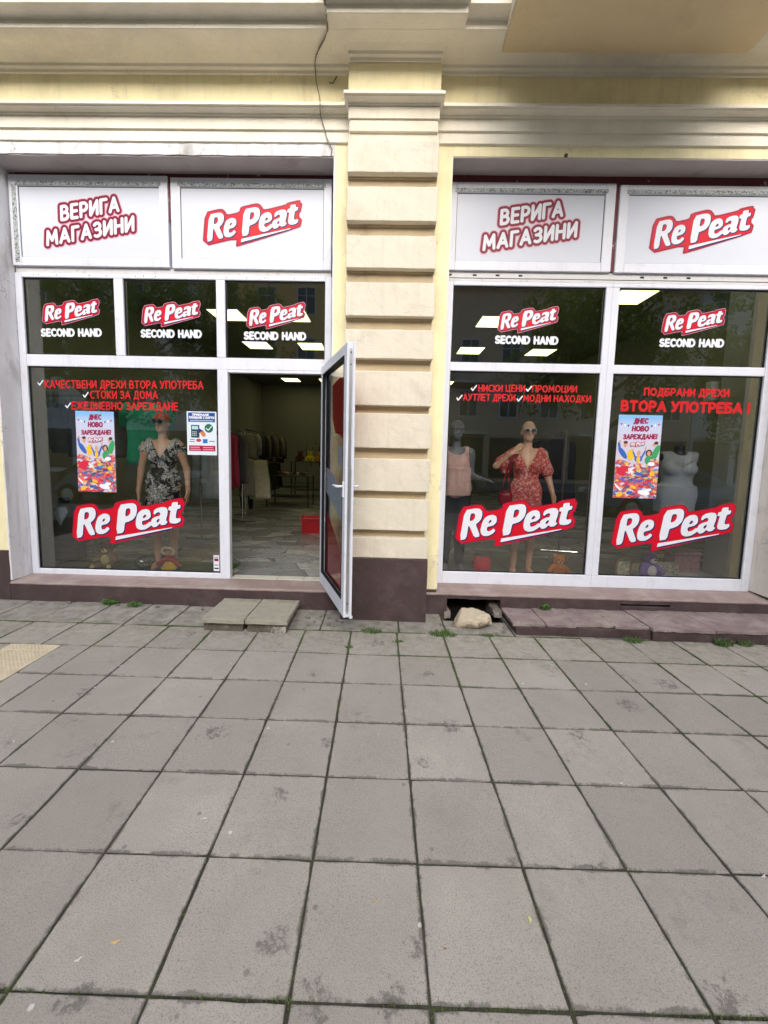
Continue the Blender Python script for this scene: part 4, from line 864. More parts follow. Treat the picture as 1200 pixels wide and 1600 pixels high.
def head(sd, c=(0, -.01, 1.63), turn=0):
    def p(x, y, z): a = R(turn); return (c[0]+x*math.cos(a)-y*math.sin(a), c[1]+x*math.sin(a)+y*math.cos(a), c[2]+z)
    sd.cap((c[0]*.4, .012, 1.40), p(0, .012, -.07), .050, .045, .03)
    sd.ell(p(0, .012, .028), (.073, .090, .095), .03, (turn, 'Z')); sd.ell(p(0, -.022, -.045), (.052, .058, .062), .03, (turn, 'Z')); sd.cap(p(0, -.062, -.082), p(0, -.064, -.085), .018, .016, .025)
    sd.cap(p(0, -.078, .012), p(0, -.098, -.024), .009, .014, .012); sd.ell(p(0, -.083, -.052), (.022, .010, .0065), .006, (turn, 'Z')); sd.ell(p(0, -.082, -.063), (.018, .010, .006), .005, (turn, 'Z'))
    for s in (-1, 1):
        sd.ell(p(s*.030, -.088, .010), (.018, .010, .010), .010, sub=True); sd.ell(p(s*.030, -.070, .009), (.014, .013, .010), .004); sd.cap(p(s*.014, -.084, .026), p(s*.045, -.074, .028), .006, .005, .008)
        sd.ell(p(s*.076, .012, -.002), (.010, .018, .028), .006, (turn, 'Z'))
    return p
def body(root, m, arms, legs=True, turn=0, hh=True, x=.42, lower=.0):
    sd = SD((-x, -.34, lower), (x, .2, 1.80), .0056); torso(sd)
    if legs:
        for s in (-1, 1): leg(sd, s)
    for A, s in arms: arm(sd, A, s)
    p = head(sd, turn=turn) if hh else None
    if not hh: sd.cap((0, .01, 1.40), (0, .0, 1.53), .052, .046, .03)
    return sd.mesh('body', m, root), p
def glasses(root, p, m, lens):
    sd = SD((-.12, -.16, 1.58), (.12, .08, 1.70), .0035)
    for s in (-1, 1):
        sd.ell(p(s*.034, -.100, .014), (.033, .012, .026), .004, (8*s, 'Z')); sd.cap(p(s*.064, -.092, .020), p(s*.082, .0, .016), .0045, .004, .003)
    sd.cap(p(-.02, -.104, .018), p(.02, -.104, .018), .004, .004, .004); f = sd.mesh('sunglasses', m, root)
    mb = MB()
    for s in (-1, 1):
        c0 = p(s*.034, -.1135, .013); vs = []
        for k in range(16): t = 2*math.pi*k/16; q_ = p(s*.034+.024*math.cos(t), -.1135+s*.0-abs(math.cos(t))*.0+.004*(s*math.cos(t)), .013+.0185*math.sin(t)); vs.append(q_)
        mb.add(vs, [tuple(range(16))])
        mb.add([(a, b+.003, e) for a, b, e in vs], [tuple(reversed(range(16)))])
    mb.build('lens', lens, root); return f
M['frame_light'] = mat('pearl_spectacle_frame', (.60, .57, .55), .3, .05, 20); M['frame_dark'] = flat('black_spectacle_frame', (.02, .018, .016), .3); M['lens'] = flat('dark_lens', (.012, .010, .012), .12)
def brush_print():
    m, N, L, P = new_mat('black_white_brush_print'); tc = N.new('ShaderNodeTexCoord').outputs['Object']
    n0 = noise_node(N, L, tc, 5, 2, .5, 1.5); mp = N.new('ShaderNodeMapping'); mp.inputs['Scale'].default_value = (1, 1, 1)
    ad = N.new('ShaderNodeVectorMath'); ad.operation = 'ADD'; sc = N.new('ShaderNodeVectorMath'); sc.operation = 'SCALE'; sc.inputs['Scale'].default_value = .5
    L.new(n0.outputs['Color'], sc.inputs[0]); L.new(sc.outputs[0], ad.inputs[0]); L.new(tc, ad.inputs[1])
    wv = N.new('ShaderNodeTexWave'); wv.inputs['Scale'].default_value = 17; wv.inputs['Distortion'].default_value = 9; wv.inputs['Detail'].default_value = 4; wv.inputs['Detail Scale'].default_value = 2.5; L.new(ad.outputs[0], wv.inputs[0])
    n1 = noise_node(N, L, tc, 11, 3, .6, 1.0); mu = N.new('ShaderNodeMath'); mu.operation = 'MULTIPLY'; L.new(ramp(N, L, wv.outputs['Fac'], [(.42, 0), (.75, 1)]).outputs[0], mu.inputs[0]); L.new(ramp(N, L, n1.outputs[0], [(.42, 0), (.6, 1)]).outputs[0], mu.inputs[1])
    c = ramp(N, L, mu.outputs[0], [(.08, (.008, .009, .014)), (.24, (.12, .13, .15)), (.45, (.95, .97, 1.0))]).outputs[0]; L.new(c, P.inputs['Base Color']); P.inputs['Roughness'].default_value = .55; return m
def paisley():
    m, N, L, P = new_mat('red_paisley_print'); tc = N.new('ShaderNodeTexCoord').outputs['Object']
    n0 = noise_node(N, L, tc, 14, 3, .6, 1.2); sc = N.new('ShaderNodeVectorMath'); sc.operation = 'SCALE'; sc.inputs['Scale'].default_value = .05; L.new(n0.outputs['Color'], sc.inputs[0])
    ad = N.new('ShaderNodeVectorMath'); ad.operation = 'ADD'; L.new(sc.outputs[0], ad.inputs[0]); L.new(tc, ad.inputs[1])
    v = N.new('ShaderNodeTexVoronoi'); v.inputs['Scale'].default_value = 19; L.new(ad.outputs[0], v.inputs[0])
    s = N.new('ShaderNodeMath'); s.operation = 'SINE'; mu = N.new('ShaderNodeMath'); mu.operation = 'MULTIPLY'; mu.inputs[1].default_value = 15; L.new(v.outputs['Distance'], mu.inputs[0]); L.new(mu.outputs[0], s.inputs[0])
    c = ramp(N, L, s.outputs[0], [(.0, (.70, .07, .08)), (.50, (.74, .09, .10)), (.62, (.92, .66, .58)), (.85, (.58, .03, .05))]).outputs[0]
    n1 = noise_node(N, L, tc, 38, 4, .6); c = mixc(N, L, ramp(N, L, n1.outputs[0], [(.52, 0), (.6, .8)]).outputs[0], c, (.92, .68, .60))
    L.new(c, P.inputs['Base Color']); P.inputs['Roughness'].default_value = .7; return m
M['dressA'] = brush_print(); M['dressB'] = paisley()
def folds(sd, amp, s, seed): sd.disp(lambda X, Y, Z: amp*n3(X, Y, Z*.35, s, seed)+amp*.5*n3(X, Y, Z*.5, s*2.1, seed+1))
# --- A: black and white wrap dress
mA = empty('mannequin', (-2.485, .36, FZ+.012), R(14), 'tan mannequin with a red cap and sunglasses in a black and white wrap dress', 'mannequin')
AR = [(dict(sh=(-.165, .0, 1.385), el=(-.232, .03, 1.12), wr=(-.252, -.02, .885), hd=(.06, -.12, -1), palm=(1, 0, 0), th=1), -1), (dict(sh=(.165, .0, 1.385), el=(.236, .03, 1.12), wr=(.258, -.03, .885), hd=(-.06, -.12, -1), palm=(-1, 0, 0), th=-1), 1)]
_, hp = body(mA, M['skinA'], AR, turn=-16)
glasses(mA, hp, M['frame_dark'], M['lens'])
sd = SD((-.13, -.14, 1.62), (.13, .16, 1.80), .005); sd.ell((0, .004, 1.672), (.083, .100, .085), .01); sd.fn(lambda X, Y, Z: -(Z-(1.672+.10*(Y*.3))), .004, sub=False) if False else None
sd.box((-.2, -.2, 1.5), (.2, .2, 1.668), .001, .004, sub=True); sd.mesh('cap', mat('red_orange_cap', (.62, .10, .055), .8, .1, 20), mA)
def dressA():
    sd = SD((-.30, -.24, .60), (.30, .22, 1.50), .006); torso(sd, .013)
    def skirt(X, Y, Z):
        t = np.clip((1.05-Z)/.45, 0, 1); rx = .150+.045*t; ry = .118+.045*t; a = np.arctan2(Y, X); rip = 1+.05*t*np.sin(a*9+2)+.02*t*np.sin(a*17)
        return np.maximum((np.sqrt((X/rx)**2+(Y/ry)**2)/rip-1)*.12, np.maximum(.62-Z, Z-1.08))
    sd.fn(skirt, .04)
    for s in (-1, 1): sd.cap((s*.13, 0, 1.40), (s*.192, .005, 1.345), .058, .056, .04)
    folds(sd, .0035, 42, 3)
    sd.disp(lambda X, Y, Z: -.006*np.sin((Z*1.0+X*.9)*70)*np.exp(-((Z-.98)/.12)**2)*(Y < 0))
    sd.fn(lambda X, Y, Z: -np.maximum(np.maximum(abs(X+.0)-(Z-1.235)*.55, Y-.05), -(Z-1.235)), .004, sub=False) if False else None
    sd.fn(lambda X, Y, Z: np.maximum((abs(X)-(Z-1.245)*.52)*.85, Y-.03), .004, sub=True)
    sd.fn(lambda X, Y, Z: np.maximum(1.43-Z, np.sqrt(X**2+(Y-.01)**2)-.085), .004, sub=True)
    return sd.mesh('dress', M['dressA'], mA)
dressA()
sd = SD((.0, -.22, .80), (.16, -.05, 1.08), .005); sd.ell((.075, -.135, 1.02), (.028, .022, .022), .01); sd.cap((.075, -.14, 1.01), (.055, -.165, .86), .014, .020, .01, .5); sd.cap((.08, -.14, 1.01), (.10, -.165, .90), .013, .018, .01, .5); sd.mesh('bow', M['dressA'], mA)
# --- B: red paisley dress, right hand at the shoulder
mB = empty('mannequin', (1.60, .50, FZ+.011), R(-12), 'tan mannequin in pale sunglasses and red paisley dress with a hand raised to its shoulder', 'mannequin')
AR = [(dict(sh=(-.165, .0, 1.385), el=(-.335, -.06, 1.245), wr=(-.185, -.13, 1.385), hd=(.75, .05, .66), palm=(.3, .9, -.2), th=-1), -1), (dict(sh=(.165, .0, 1.385), el=(.240, .02, 1.13), wr=(.295, -.07, .905), hd=(.02, -.12, -1), palm=(-1, 0, 0), th=-1), 1)]
_, hp = body(mB, M['skinB'], AR, turn=3)
glasses(mB, hp, M['frame_light'], M['lens'])
def dressB():
    sd = SD((-.36, -.26, .66), (.36, .24, 1.50), .006); torso(sd, .013)
    def skirt(X, Y, Z):
        t = np.clip((1.06-Z)/.40, 0, 1); rx = .138+.075*t; ry = .108+.065*t; a = np.arctan2(Y, X); rip = 1+.06*t*np.sin(a*11+1)+.03*np.sin(a*23)*(.3+t)
        return np.maximum((np.sqrt((X/rx)**2+(Y/ry)**2)/rip-1)*.12, np.maximum(.68-Z, Z-1.09))
    sd.fn(skirt, .03)
    sd.cap((.14, 0, 1.385), (.222, .012, 1.20), .064, .068, .03); sd.cap((-.14, 0, 1.385), (-.272, -.035, 1.285), .064, .075, .03); sd.cap((-.255, -.03, 1.285), (-.235, -.02, 1.19), .052, .045, .02)
    sd.cap((-.13, 0, 1.075), (.13, 0, 1.075), .012, .012, .01) if False else None
    folds(sd, .0035, 45, 9)
    sd.disp(lambda X, Y, Z: .007*np.exp(-((Z-1.085)/.014)**2)+.003*np.sin(np.arctan2(Y, X)*26)*np.exp(-((Z-1.06)/.06)**2))
    sd.fn(lambda X, Y, Z: np.maximum((abs(X)-(Z-1.215)*.50)*.85, Y-.03), .004, sub=True)
    sd.fn(lambda X, Y, Z: np.maximum(1.43-Z, np.sqrt(X**2+(Y-.01)**2)-.085), .004, sub=True)
    return sd.mesh('dress', M['dressB'], mB)
dressB()
M['redbag'] = mat('red_leather', (.32, .008, .022), .35, .08, 8)
hb = empty('handbag', (1.60-.215, .50-.055, FZ+.8), R(-12), 'small red shoulder bag hanging from the red dress mannequin', 'handbag')
sd = SD((-.12, -.10, -.02), (.10, .10, .24), .005); sd.ell((-.02, 0, .10), (.075, .045, .085), .02); sd.box((-.09, -.035, .02), (.05, .035, .16), .03, .02); sd.mesh('pouch', M['redbag'], hb)
mb = MB(); mb.tube([(-.07, 0, .17), (-.045, -.03, .30), (.0, -.055, .48), (.035, -.04, .60), (.065, .03, .655), (.07, .10, .62)], .009, 8); mb.tube([(.03, 0, .17), (.0, -.02, .30), (.02, -.05, .48), (.045, -.035, .60), (.078, .03, .653)], .008, 8); mb.build('strap', M['redbag'], hb, smooth=True)
# --- C: grey mannequin, pink top, at the window's left edge
mC = empty('mannequin', (.82, .62, FZ+.011), R(0), 'dark grey mannequin in a grey cap and pale pink sleeveless top beside the pilaster', 'mannequin')
AR = [(dict(sh=(-.165, .0, 1.385), el=(-.232, .03, 1.12), wr=(-.22, -.10, .92), hd=(.06, -.3, -1), palm=(1, 0, 0), th=1), -1), (dict(sh=(.165, .0, 1.385), el=(.20, .05, 1.12), wr=(.245, -.16, 1.10), hd=(.75, -.55, -.12), palm=(.0, -.3, -1), th=1), 1)]
body(mC, M['skinG'], AR, turn=0)
sd = SD((-.15, -.2, 1.60), (.15, .16, 1.80), .005); sd.ell((0, .006, 1.665), (.086, .103, .095), .01); sd.box((-.2, -.2, 1.5), (.2, .2, 1.655), .001, .004, sub=True); sd.cap((-.05, -.10, 1.662), (.05, -.10, 1.662), .012, .012, .02); sd.mesh('cap', mat('grey_knit_cap', (.15, .155, .17), .9, .1, 40, bump=.5), mC)
sd = SD((-.30, -.26, .72), (.30, .22, 1.50), .006); torso(sd, .014); sd.fn(lambda X, Y, Z: np.maximum((np.sqrt((X/.185)**2+(Y/.145)**2)/(1+.05*np.sin(np.arctan2(Y, X)*8))-1)*.13, np.maximum(.90-Z, Z-1.2)), .05); folds(sd, .004, 30, 5)
sd.fn(lambda X, Y, Z: np.sqrt(X**2+((Y+.06)/1.2)**2+(Z-1.46)**2)-.105, .004, sub=True)
for s in (-1, 1): sd.fn(lambda X, Y, Z, s=s: np.sqrt((X-s*.215)**2+(Z-1.40)**2+(Y*.3)**2)-.085, .004, sub=True)
sd.mesh('top', mat('pale_pink_knit', (.80, .54, .53), .85, .06, 20, bump=.3), mC)
sd = SD((-.30, -.26, .06), (.30, .22, 1.0), .007); sd.ell((0, .005, .92), (.18, .13, .12), .05)
for s in (-1, 1): leg(sd, s, g=.02)
sd.mesh('trousers', mat('dark_trousers', (.03, .032, .04), .9, .2, 10), mC)
# --- D: black torso form in a white tank top
mD = empty('dress_form', (3.46, .74, FZ+.011), R(-14), 'headless black dress form in a pale grey tank top and skirt with embroidered neckline', 'dress form')
sd = SD((-.26, -.24, .74), (.26, .22, 1.56), .006); torso(sd); sd.cap((0, .01, 1.40), (0, .0, 1.50), .052, .046, .03); sd.ell((0, 0, 1.515), (.047, .047, .01), .005); sd.mesh('torso', M['skinK'], mD)
mb = MB(); mb.lathe([(.0, .86), (.018, .86), (.018, .03), (.16, .02), (.17, 0), (.0, 0)], n=20); mb.build('stand', M['dark_metal'], mD)
sd = SD((-.30, -.26, .70), (.30, .24, 1.50), .006); torso(sd, .012); sd.fn(lambda X, Y, Z: np.maximum((np.sqrt((X/.175)**2+(Y/.135)**2)/(1+.03*np.sin(np.arctan2(Y, X)*7))-1)*.13, np.maximum(.74-Z, Z-1.05)), .04); folds(sd, .003, 28, 15)
sd.fn(lambda X, Y, Z: np.sqrt((X/.95)**2+((Y+.02)/1.6)**2+((Z-1.50)/1.25)**2)-.078, .004, sub=True)
for s in (-1, 1): sd.fn(lambda X, Y, Z, s=s: np.sqrt((X-s*.225)**2+((Z-1.38)/1.5)**2+(Y*.3)**2)-.078, .004, sub=True)
sd.mesh('tank_top', mat('pale_grey_jersey', (.44, .48, .58), .85, .05, 10, bump=.2), mD)
mb = MB()
for k in range(26):
    t = k/25; a = R(200+140*t); mb.lathe([(.0, -.004), (.006, -.002), (.006, .002), (.0, .004)], (.075*math.cos(a), -.138-.012*math.sin(math.pi*t), 1.395+.085*math.sin(a)), 6)
    if k % 3 == 0: mb.lathe([(.0, -.004), (.006, -.002), (.006, .002), (.0, .004)], (.045*math.cos(a), -.140-.012*math.sin(math.pi*t), 1.36+.06*math.sin(a)), 6)
mb.build('bead_trim', M['metal'], mD); mD.scale = (1.18, 1.1, 1.0)
# --- E: dark coat on a low torso form with a pale collar
mE = empty('dress_form', (-3.80, .56, FZ+.001), R(18), 'low black torso form in a dark grey coat over a pale blue shirt', 'dress form')
sd = SD((-.24, -.20, .30), (.24, .20, .90), .006); sd.ell((0, 0, .5), (.15, .10, .2), .03); sd.cap((-.1, 0, .60), (.1, 0, .60), .05, .05, .04); sd.cap((0, 0, .6), (0, 0, .78), .055, .055, .02); sd.box((-.08, -.08, .755), (.08, .08, .9), .003, .003, sub=True); sd.mesh('torso', M['skinK'], mE)
sd = SD((-.28, -.24, .0), (.28, .24, .80), .006); sd.ell((0, 0, .5), (.175, .125, .2), .03); sd.cap((-.13, 0, .585), (.13, 0, .585), .060, .060, .04)
sd.fn(lambda X, Y, Z: np.maximum((np.sqrt((X/(.17+.05*(.5-Z)))**2+(Y/.135)**2)/(1+.04*np.sin(np.arctan2(Y, X)*7))-1)*.14, np.maximum(.03-Z, Z-.5)), .04)
for s in (-1, 1): sd.cap((s*.17, 0, .58), (s*.205, 0, .25), .052, .045, .03)
folds(sd, .004, 24, 21); sd.fn(lambda X, Y, Z: np.maximum((abs(X)-(Z-.42)*.38)*.9, Y+.0), .004, sub=True); sd.fn(lambda X, Y, Z: np.maximum(.62-Z, np.sqrt(X**2+Y**2)-.07), .003, sub=True)
sd.mesh('coat', mat('dark_grey_wool', (.045, .042, .04), .95, .2, 30, bump=.4), mE)
sd = SD((-.14, -.2, .36), (.14, .16, .72), .005); sd.ell((0, -.0, .5), (.12, .112, .2), .02); sd.fn(lambda X, Y, Z: (abs(X)-(Z-.41)*.42)*.9, .003) if False else None
sd.fn(lambda X, Y, Z: -np.maximum((abs(X)-(Z-.40)*.42)*.9, Y), .003, sub=True); sd.box((-.3, -.3, .655), (.3, .3, .9), .002, .002, sub=True); sd.mesh('shirt', mat('pale_blue_shirt', (.62, .72, .92), .8, .05, 10), mE)
# ---------------------------------------------------------------- garments and rails
CL = {}
def cloth(col):
    k = tuple(round(x, 3) for x in col)
    if k not in CL: CL[k] = mat('garment_cloth', col, .9, .15, 9, bump=.25, bs=70)
    return CL[k]
def garment(loc, rz, w, h, col, kind='shirt', label=None, name=None, sleeves=True, parent=None, dpt=.05):
    """hangs from its hanger hook at the origin: hook up, cloth below"""
    nm = name or {'shirt': 'shirt', 'jacket': 'jacket', 'skirt': 'skirt', 'dress': 'dress', 'trousers': 'trousers'}[kind]
    r_ = empty(nm, loc, rz, label, nm)
    mb = MB(); mb.tube([(0, 0, .0), (.012, 0, .02), (0, 0, .035), (-.015, 0, .02)], .002, 5); mb.tube([(0, 0, 0), (0, 0, -.05), (-w*.38, 0, -.115)], .003, 5); mb.tube([(0, 0, -.05), (w*.38, 0, -.115)], .003, 5); mb.build('hanger', M['dark_metal'], r_)
    N_ = 30; vs = []; rows = 12; ph = random.uniform(0, 6); seed = random.uniform(0, 9)
    top = -.055 if kind in ('shirt', 'jacket', 'dress') else -.10
    for i in range(rows+1):
        t = i/rows; z = top-(h)*t
        if kind in ('shirt', 'jacket', 'dress'):
            hw = w*.5*min(1, .30+.75*(t/.10)**.7) if t < .10 else w*.5*(1.0-.06*math.sin(min(1, t)*3.1)+(.14*t if kind == 'dress' else .02*t))
            zz = z
        else: hw = w*.5*(.62+.38*t); zz = z
        for k in range(N_):
            a = 2*math.pi*k/N_; rip = 1+(.10+.30*t)*.5*math.sin(a*7+ph+.6*math.sin(t*5+seed))
            x = hw*math.copysign(abs(math.cos(a))**.8, math.cos(a)); y = dpt*(.55+.5*t)*math.sin(a)*rip
            vs.append((x+.006*math.sin(t*9+seed), y, zz-.012*abs(math.cos(a))*(t < .12)+.006*math.sin(a*5+seed)*(i == rows)))
    fs = [(i*N_+k, i*N_+(k+1) % N_, (i+1)*N_+(k+1) % N_, (i+1)*N_+k) for i in range(rows) for k in range(N_)]+[tuple(range(N_)), tuple(reversed(range(rows*N_, rows*N_+N_)))]
    mb = MB(); mb.add(vs, fs); mb.build('cloth', cloth(col), r_, smooth=True)
    if kind in ('shirt', 'jacket') and sleeves:
        for s in (-1, 1):
            mb = MB(); ln = h*(.42 if kind == 'shirt' else .85)
            mb.tube([(s*w*.42, 0, top-.035), (s*w*.52, .0, top-.08-ln*.12), (s*w*.56, .012, top-ln*.55), (s*w*.55, .015, top-ln)], [.045, .055, .050, .046], 10); mb.build('sleeve', cloth(col), r_, smooth=True)
    return r_
def rail(x0, y0, x1, y1, zr, label):
    r_ = empty('clothes_rail', ((x0+x1)/2, (y0+y1)/2, FZ), math.atan2(y1-y0, x1-x0), label, 'clothes rail'); L_ = math.hypot(x1-x0, y1-y0)/2
    mb = MB(); mb.tube([(-L_, 0, zr-FZ), (L_, 0, zr-FZ)], .013, 8); mb.build('bar', M['chrome'], r_)
    for s in (-1, 1):
        mb = MB(); mb.tube([(s*L_, 0, .02), (s*L_, 0, zr-FZ)], .014, 8); mb.tube([(s*L_, -.25, .02), (s*L_, .25, .02)], .014, 8); mb.build('upright', M['chrome'], r_)
    return r_
def hang(x0, y0, x1, y1, zr, cols, kind, w, h, what):
    n_ = len(cols); a = math.atan2(y1-y0, x1-x0)
    for i, (c_, wd) in enumerate(cols):
        t = (i+.5)/n_; garment((x0+(x1-x0)*t, y0+(y1-y0)*t, zr+.0), a+math.pi/2+random.uniform(-.12, .12), w*random.uniform(.9, 1.05), h*random.uniform(.88, 1.08), c_, kind, wd+' '+what, dpt=.035)
# shirts seen over the poster in the left window
rail(-4.75, .98, -2.75, .98, 2.20, 'high rail of hanging shirts behind the left shop window')
for x, z, rz, w, h, c_, k_, l_ in [(-4.20, 2.28, .35, .42, .62, (.45, .53, .66), 'shirt', 'grey blue shirt hanging at the far left behind the glass'), (-3.99, 2.28, .55, .42, .66, (.34, .38, .46), 'shirt', 'slate grey shirt hanging second from the left behind the glass'),
        (-3.80, 2.28, .8, .4, .70, (.10, .11, .14), 'shirt', 'nearly black shirt hanging left of the poster'), (-3.52, 2.28, .6, .42, .62, (.36, .38, .37), 'shirt', 'grey green shirt hanging behind the poster'), (-3.30, 2.28, 1.1, .42, .7, (.07, .075, .08), 'shirt', 'charcoal shirt hanging right of the poster'),
        (-3.02, 2.28, .35, .48, .78, (.02, .34, .18), 'shirt', 'bright green shirt hanging behind the black dress mannequin')]:
    garment((x, .98, z-.08), rz, w, h, c_, k_, l_)
# clothes to the right of mannequin A, behind the payment sign
rail(-2.78, 1.9, -2.72, 3.5, 1.95, 'clothes rail with long garments behind the payment notice')
hang(-2.78, 1.95, -2.72, 3.4, 1.95, [((.30, .33, .34), 'pale grey'), ((.03, .03, .035), 'black'), ((.24, .012, .03), 'burgundy'), ((.30, .02, .05), 'crimson'), ((.04, .04, .05), 'dark'), ((.12, .11, .10), 'taupe')], 'dress', .42, 1.0, 'garment on the rail behind the payment notice')
# rail seen through the open door, left
rail(-2.95, 4.3, -2.85, 6.6, 2.02, 'long clothes rail of jackets seen at the left through the open door')
hang(-2.95, 4.4, -2.85, 6.5, 2.02, [((.25, .24, .21), 'pale beige'), ((.03, .03, .05), 'navy'), ((.02, .02, .025), 'black'), ((.17, .12, .09), 'brown'), ((.02, .022, .03), 'dark blue'), ((.14, .10, .08), 'tan'), ((.03, .03, .03), 'black wool'), ((.20, .15, .12), 'camel'), ((.025, .025, .03), 'charcoal')], 'jacket', .44, .62, 'jacket on the rail seen through the door')
hang(-2.95, 4.45, -2.85, 6.5, 1.40, [((.03, .03, .035), 'black'), ((.30, .28, .23), 'beige'), ((.04, .045, .07), 'navy'), ((.10, .08, .07), 'brown'), ((.025, .025, .025), 'jet'), ((.05, .05, .06), 'slate'), ((.03, .03, .03), 'charcoal')], 'skirt', .40, .70, 'skirt on the lower rail seen through the door')
garment((-2.62, 4.30, 1.50), .25, .44, .82, (.50, .47, .38), 'skirt', 'cream pleated skirt hanging low on the rail seen through the door')
garment((-2.83, 4.15, 1.52), .5, .30, .78, (.26, .25, .22), 'skirt', 'grey beige skirt hanging beside the cream skirt')
mF = copy_tree(mC); mF.location = (-3.12, 4.9, FZ); mF.rotation_euler = (0, 0, R(20)); mF['label'] = 'mannequin standing among the jackets seen through the open door'
for ch in list(mF.children):
    if ch.name.split('.')[0] == 'cap': bpy.data.objects.remove(ch)
# rails behind the right window
rail(2.55, 1.7, 3.0, 4.0, 1.95, 'clothes rail of black clothes behind the right shop window')
hang(2.55, 1.8, 3.0, 3.9, 1.95, [((.012, .012, .014), 'black'), ((.03, .03, .035), 'dark grey'), ((.02, .015, .03), 'dark violet'), ((.05, .045, .06), 'grey violet'), ((.015, .015, .015), 'jet black'), ((.06, .05, .045), 'dark brown')], 'dress', .48, 1.15, 'garment on the rail behind the right window')
rail(.9, 3.0, 1.35, 5.2, 1.85, 'clothes rail of dark coats behind the red dress mannequin')
hang(.9, 3.1, 1.35, 5.1, 1.85, [((.02, .025, .04), 'navy'), ((.03, .03, .03), 'black'), ((.05, .04, .05), 'plum'), ((.02, .02, .03), 'blue black'), ((.06, .06, .06), 'grey')], 'jacket', .46, .95, 'coat on the rail behind the red dress')
# display table, shelves, basket, picture seen through the door
def table(x, y, w, d, h, label, mt):
    r_ = empty('display_table', (x, y, FZ), 0, label, 'table'); mb = MB(); mb.box(-w/2, w/2, -d/2, d/2, h-.03, h, b=.004); mb.build('tabletop', mt, r_)
    for z in (.25, .5):
        mb = MB(); mb.box(-w/2+.03, w/2-.03, -d/2+.03, d/2-.03, z-.012, z, b=.003); mb.build('shelf', mt, r_)
    for a in (-1, 1):
        for b_ in (-1, 1): mb = MB(); mb.box(a*(w/2-.03)-.015, a*(w/2-.03)+.015, b_*(d/2-.03)-.015, b_*(d/2-.03)+.015, 0, h-.031); mb.build('leg', M['dark_metal'], r_)
    return r_
M['dkshelf'] = mat('dark_shelf_board', (.09, .09, .10), .5, .1, 6)
table(-2.45, 6.3, 1.1, .8, .80, 'low dark table piled with shoes seen through the open door', M['dkshelf'])
table(-1.9, 8.2, 1.9, .6, 1.12, 'higher dark display counter with bright toys against the back', M['dkshelf'])
def shoe(x, y, z, rz, col, label):
    sd = SD((-.06, -.16, -.01), (.06, .14, .12), .006); sd.ell((0, -.06, .03), (.038, .075, .03), .03); sd.ell((0, .07, .045), (.034, .05, .045), .03); sd.ell((0, .07, .09), (.022, .036, .04), .01, sub=True); sd.box((-.1, -.2, -.05), (.1, .2, .0), .001, .001, sub=True)
    o = sd.mesh('shoe', cloth(col)); o.location = (x, y, z); o.rotation_euler = (0, 0, rz); tag(o, label, 'shoe', 'shoes piled on the low dark table'); return o
sh0 = None
for i in range(12):
    x, y = -2.9+.17*(i % 6)+random.uniform(-.03, .03), 6.05+.3*(i//6); col = random.choice([(.35, .33, .3), (.05, .05, .05), (.25, .05, .04), (.3, .22, .1), (.10, .12, .2)])
    if i < 4: shs = shoe(x, y, FZ+.803, random.uniform(-.5, .5)+math.pi, [(.45, .43, .4), (.04, .04, .045), (.30, .05, .04), (.32, .22, .12)][i], 'shoe on the low dark table seen through the door'); sh0 = (sh0 or [])+[shs]
    else: c_ = copy_tree(sh0[i % 4]); c_['label'] = c_['label']; c_.location = (x, y, FZ+.803); c_.rotation_euler = (0, 0, random.uniform(-.5, .5)+math.pi)
# red basket near the door
M['redplastic'] = mat('red_plastic', (.50, .008, .015), .4, .05, 10)
rb = empty('shopping_basket', (-1.24, 2.75, FZ), .1, 'red plastic basket on the marble floor inside the open door', 'basket')
mb = MB(); mb.extr([(-.13, 0), (.13, 0), (.16, .26), (.148, .26), (.12, .012), (-.12, .012), (-.148, .26), (-.16, .26)], -.16, .16)
mb.box(-.168, -.16, -.155, .155, 0.0, .26); mb.box(.16, .168, -.155, .155, .0, .26); mb.build('tub', M['redplastic'], rb)
mb = MB(); mb.box(-.185, .185, -.18, -.155, .235, .27, b=.006); mb.box(-.185, .185, .155, .18, .235, .27, b=.006); mb.box(-.19, -.165, -.155, .155, .235, .27, b=.006); mb.box(.165, .19, -.155, .155, .235, .27, b=.006); mb.build('rim', M['redplastic'], rb)
mb = MB(); mb.box(-.92, -.56, 2.35, 2.9, FZ, FZ+1.05, b=.01); mb.box(-.95, -.53, 2.31, 2.94, FZ+1.052, FZ+1.08, b=.006)
tag(mb.build('counter', mat('navy_counter', (.018, .022, .05), .5, .1, 4)), 'dark navy counter end just inside the door frame on the right', 'counter')
mb = MB(); mb.box(-.36, .36, -.012, .012, -.5, .5, b=.004); pf = empty('wall_picture', (-2.2, RB-.03, 2.25), 0, 'dark framed picture on the far back wall seen through the door', 'picture')
mb = MB(); mb.box(-.36, -.32, -.02, .02, -.5, .5); mb.box(.32, .36, -.02, .02, -.5, .5); mb.box(-.32, .32, -.02, .02, .46, .5); mb.box(-.32, .32, -.02, .02, -.5, -.46); mb.build('frame', M['dark_metal'], pf)
mb = MB(); mb.box(-.318, .318, -.004, .012, -.458, .458); mb.build('print', mat('dark_print', (.16, .14, .10), .6, .7, 7), pf)
rail(-2.7, 9.6, .2, 9.6, 1.9, 'clothes rail across the back of the shop seen through the door')
hang(-2.7, 9.6, .2, 9.6, 1.9, [((.30, .28, .24), 'cream'), ((.08, .06, .05), 'brown'), ((.03, .03, .04), 'black'), ((.22, .06, .05), 'rust'), ((.10, .12, .16), 'slate'), ((.30, .24, .10), 'mustard'), ((.05, .05, .06), 'charcoal'), ((.25, .22, .20), 'taupe'), ((.06, .09, .07), 'bottle green')], 'jacket', .44, .8, 'jacket on the rail across the back of the shop')
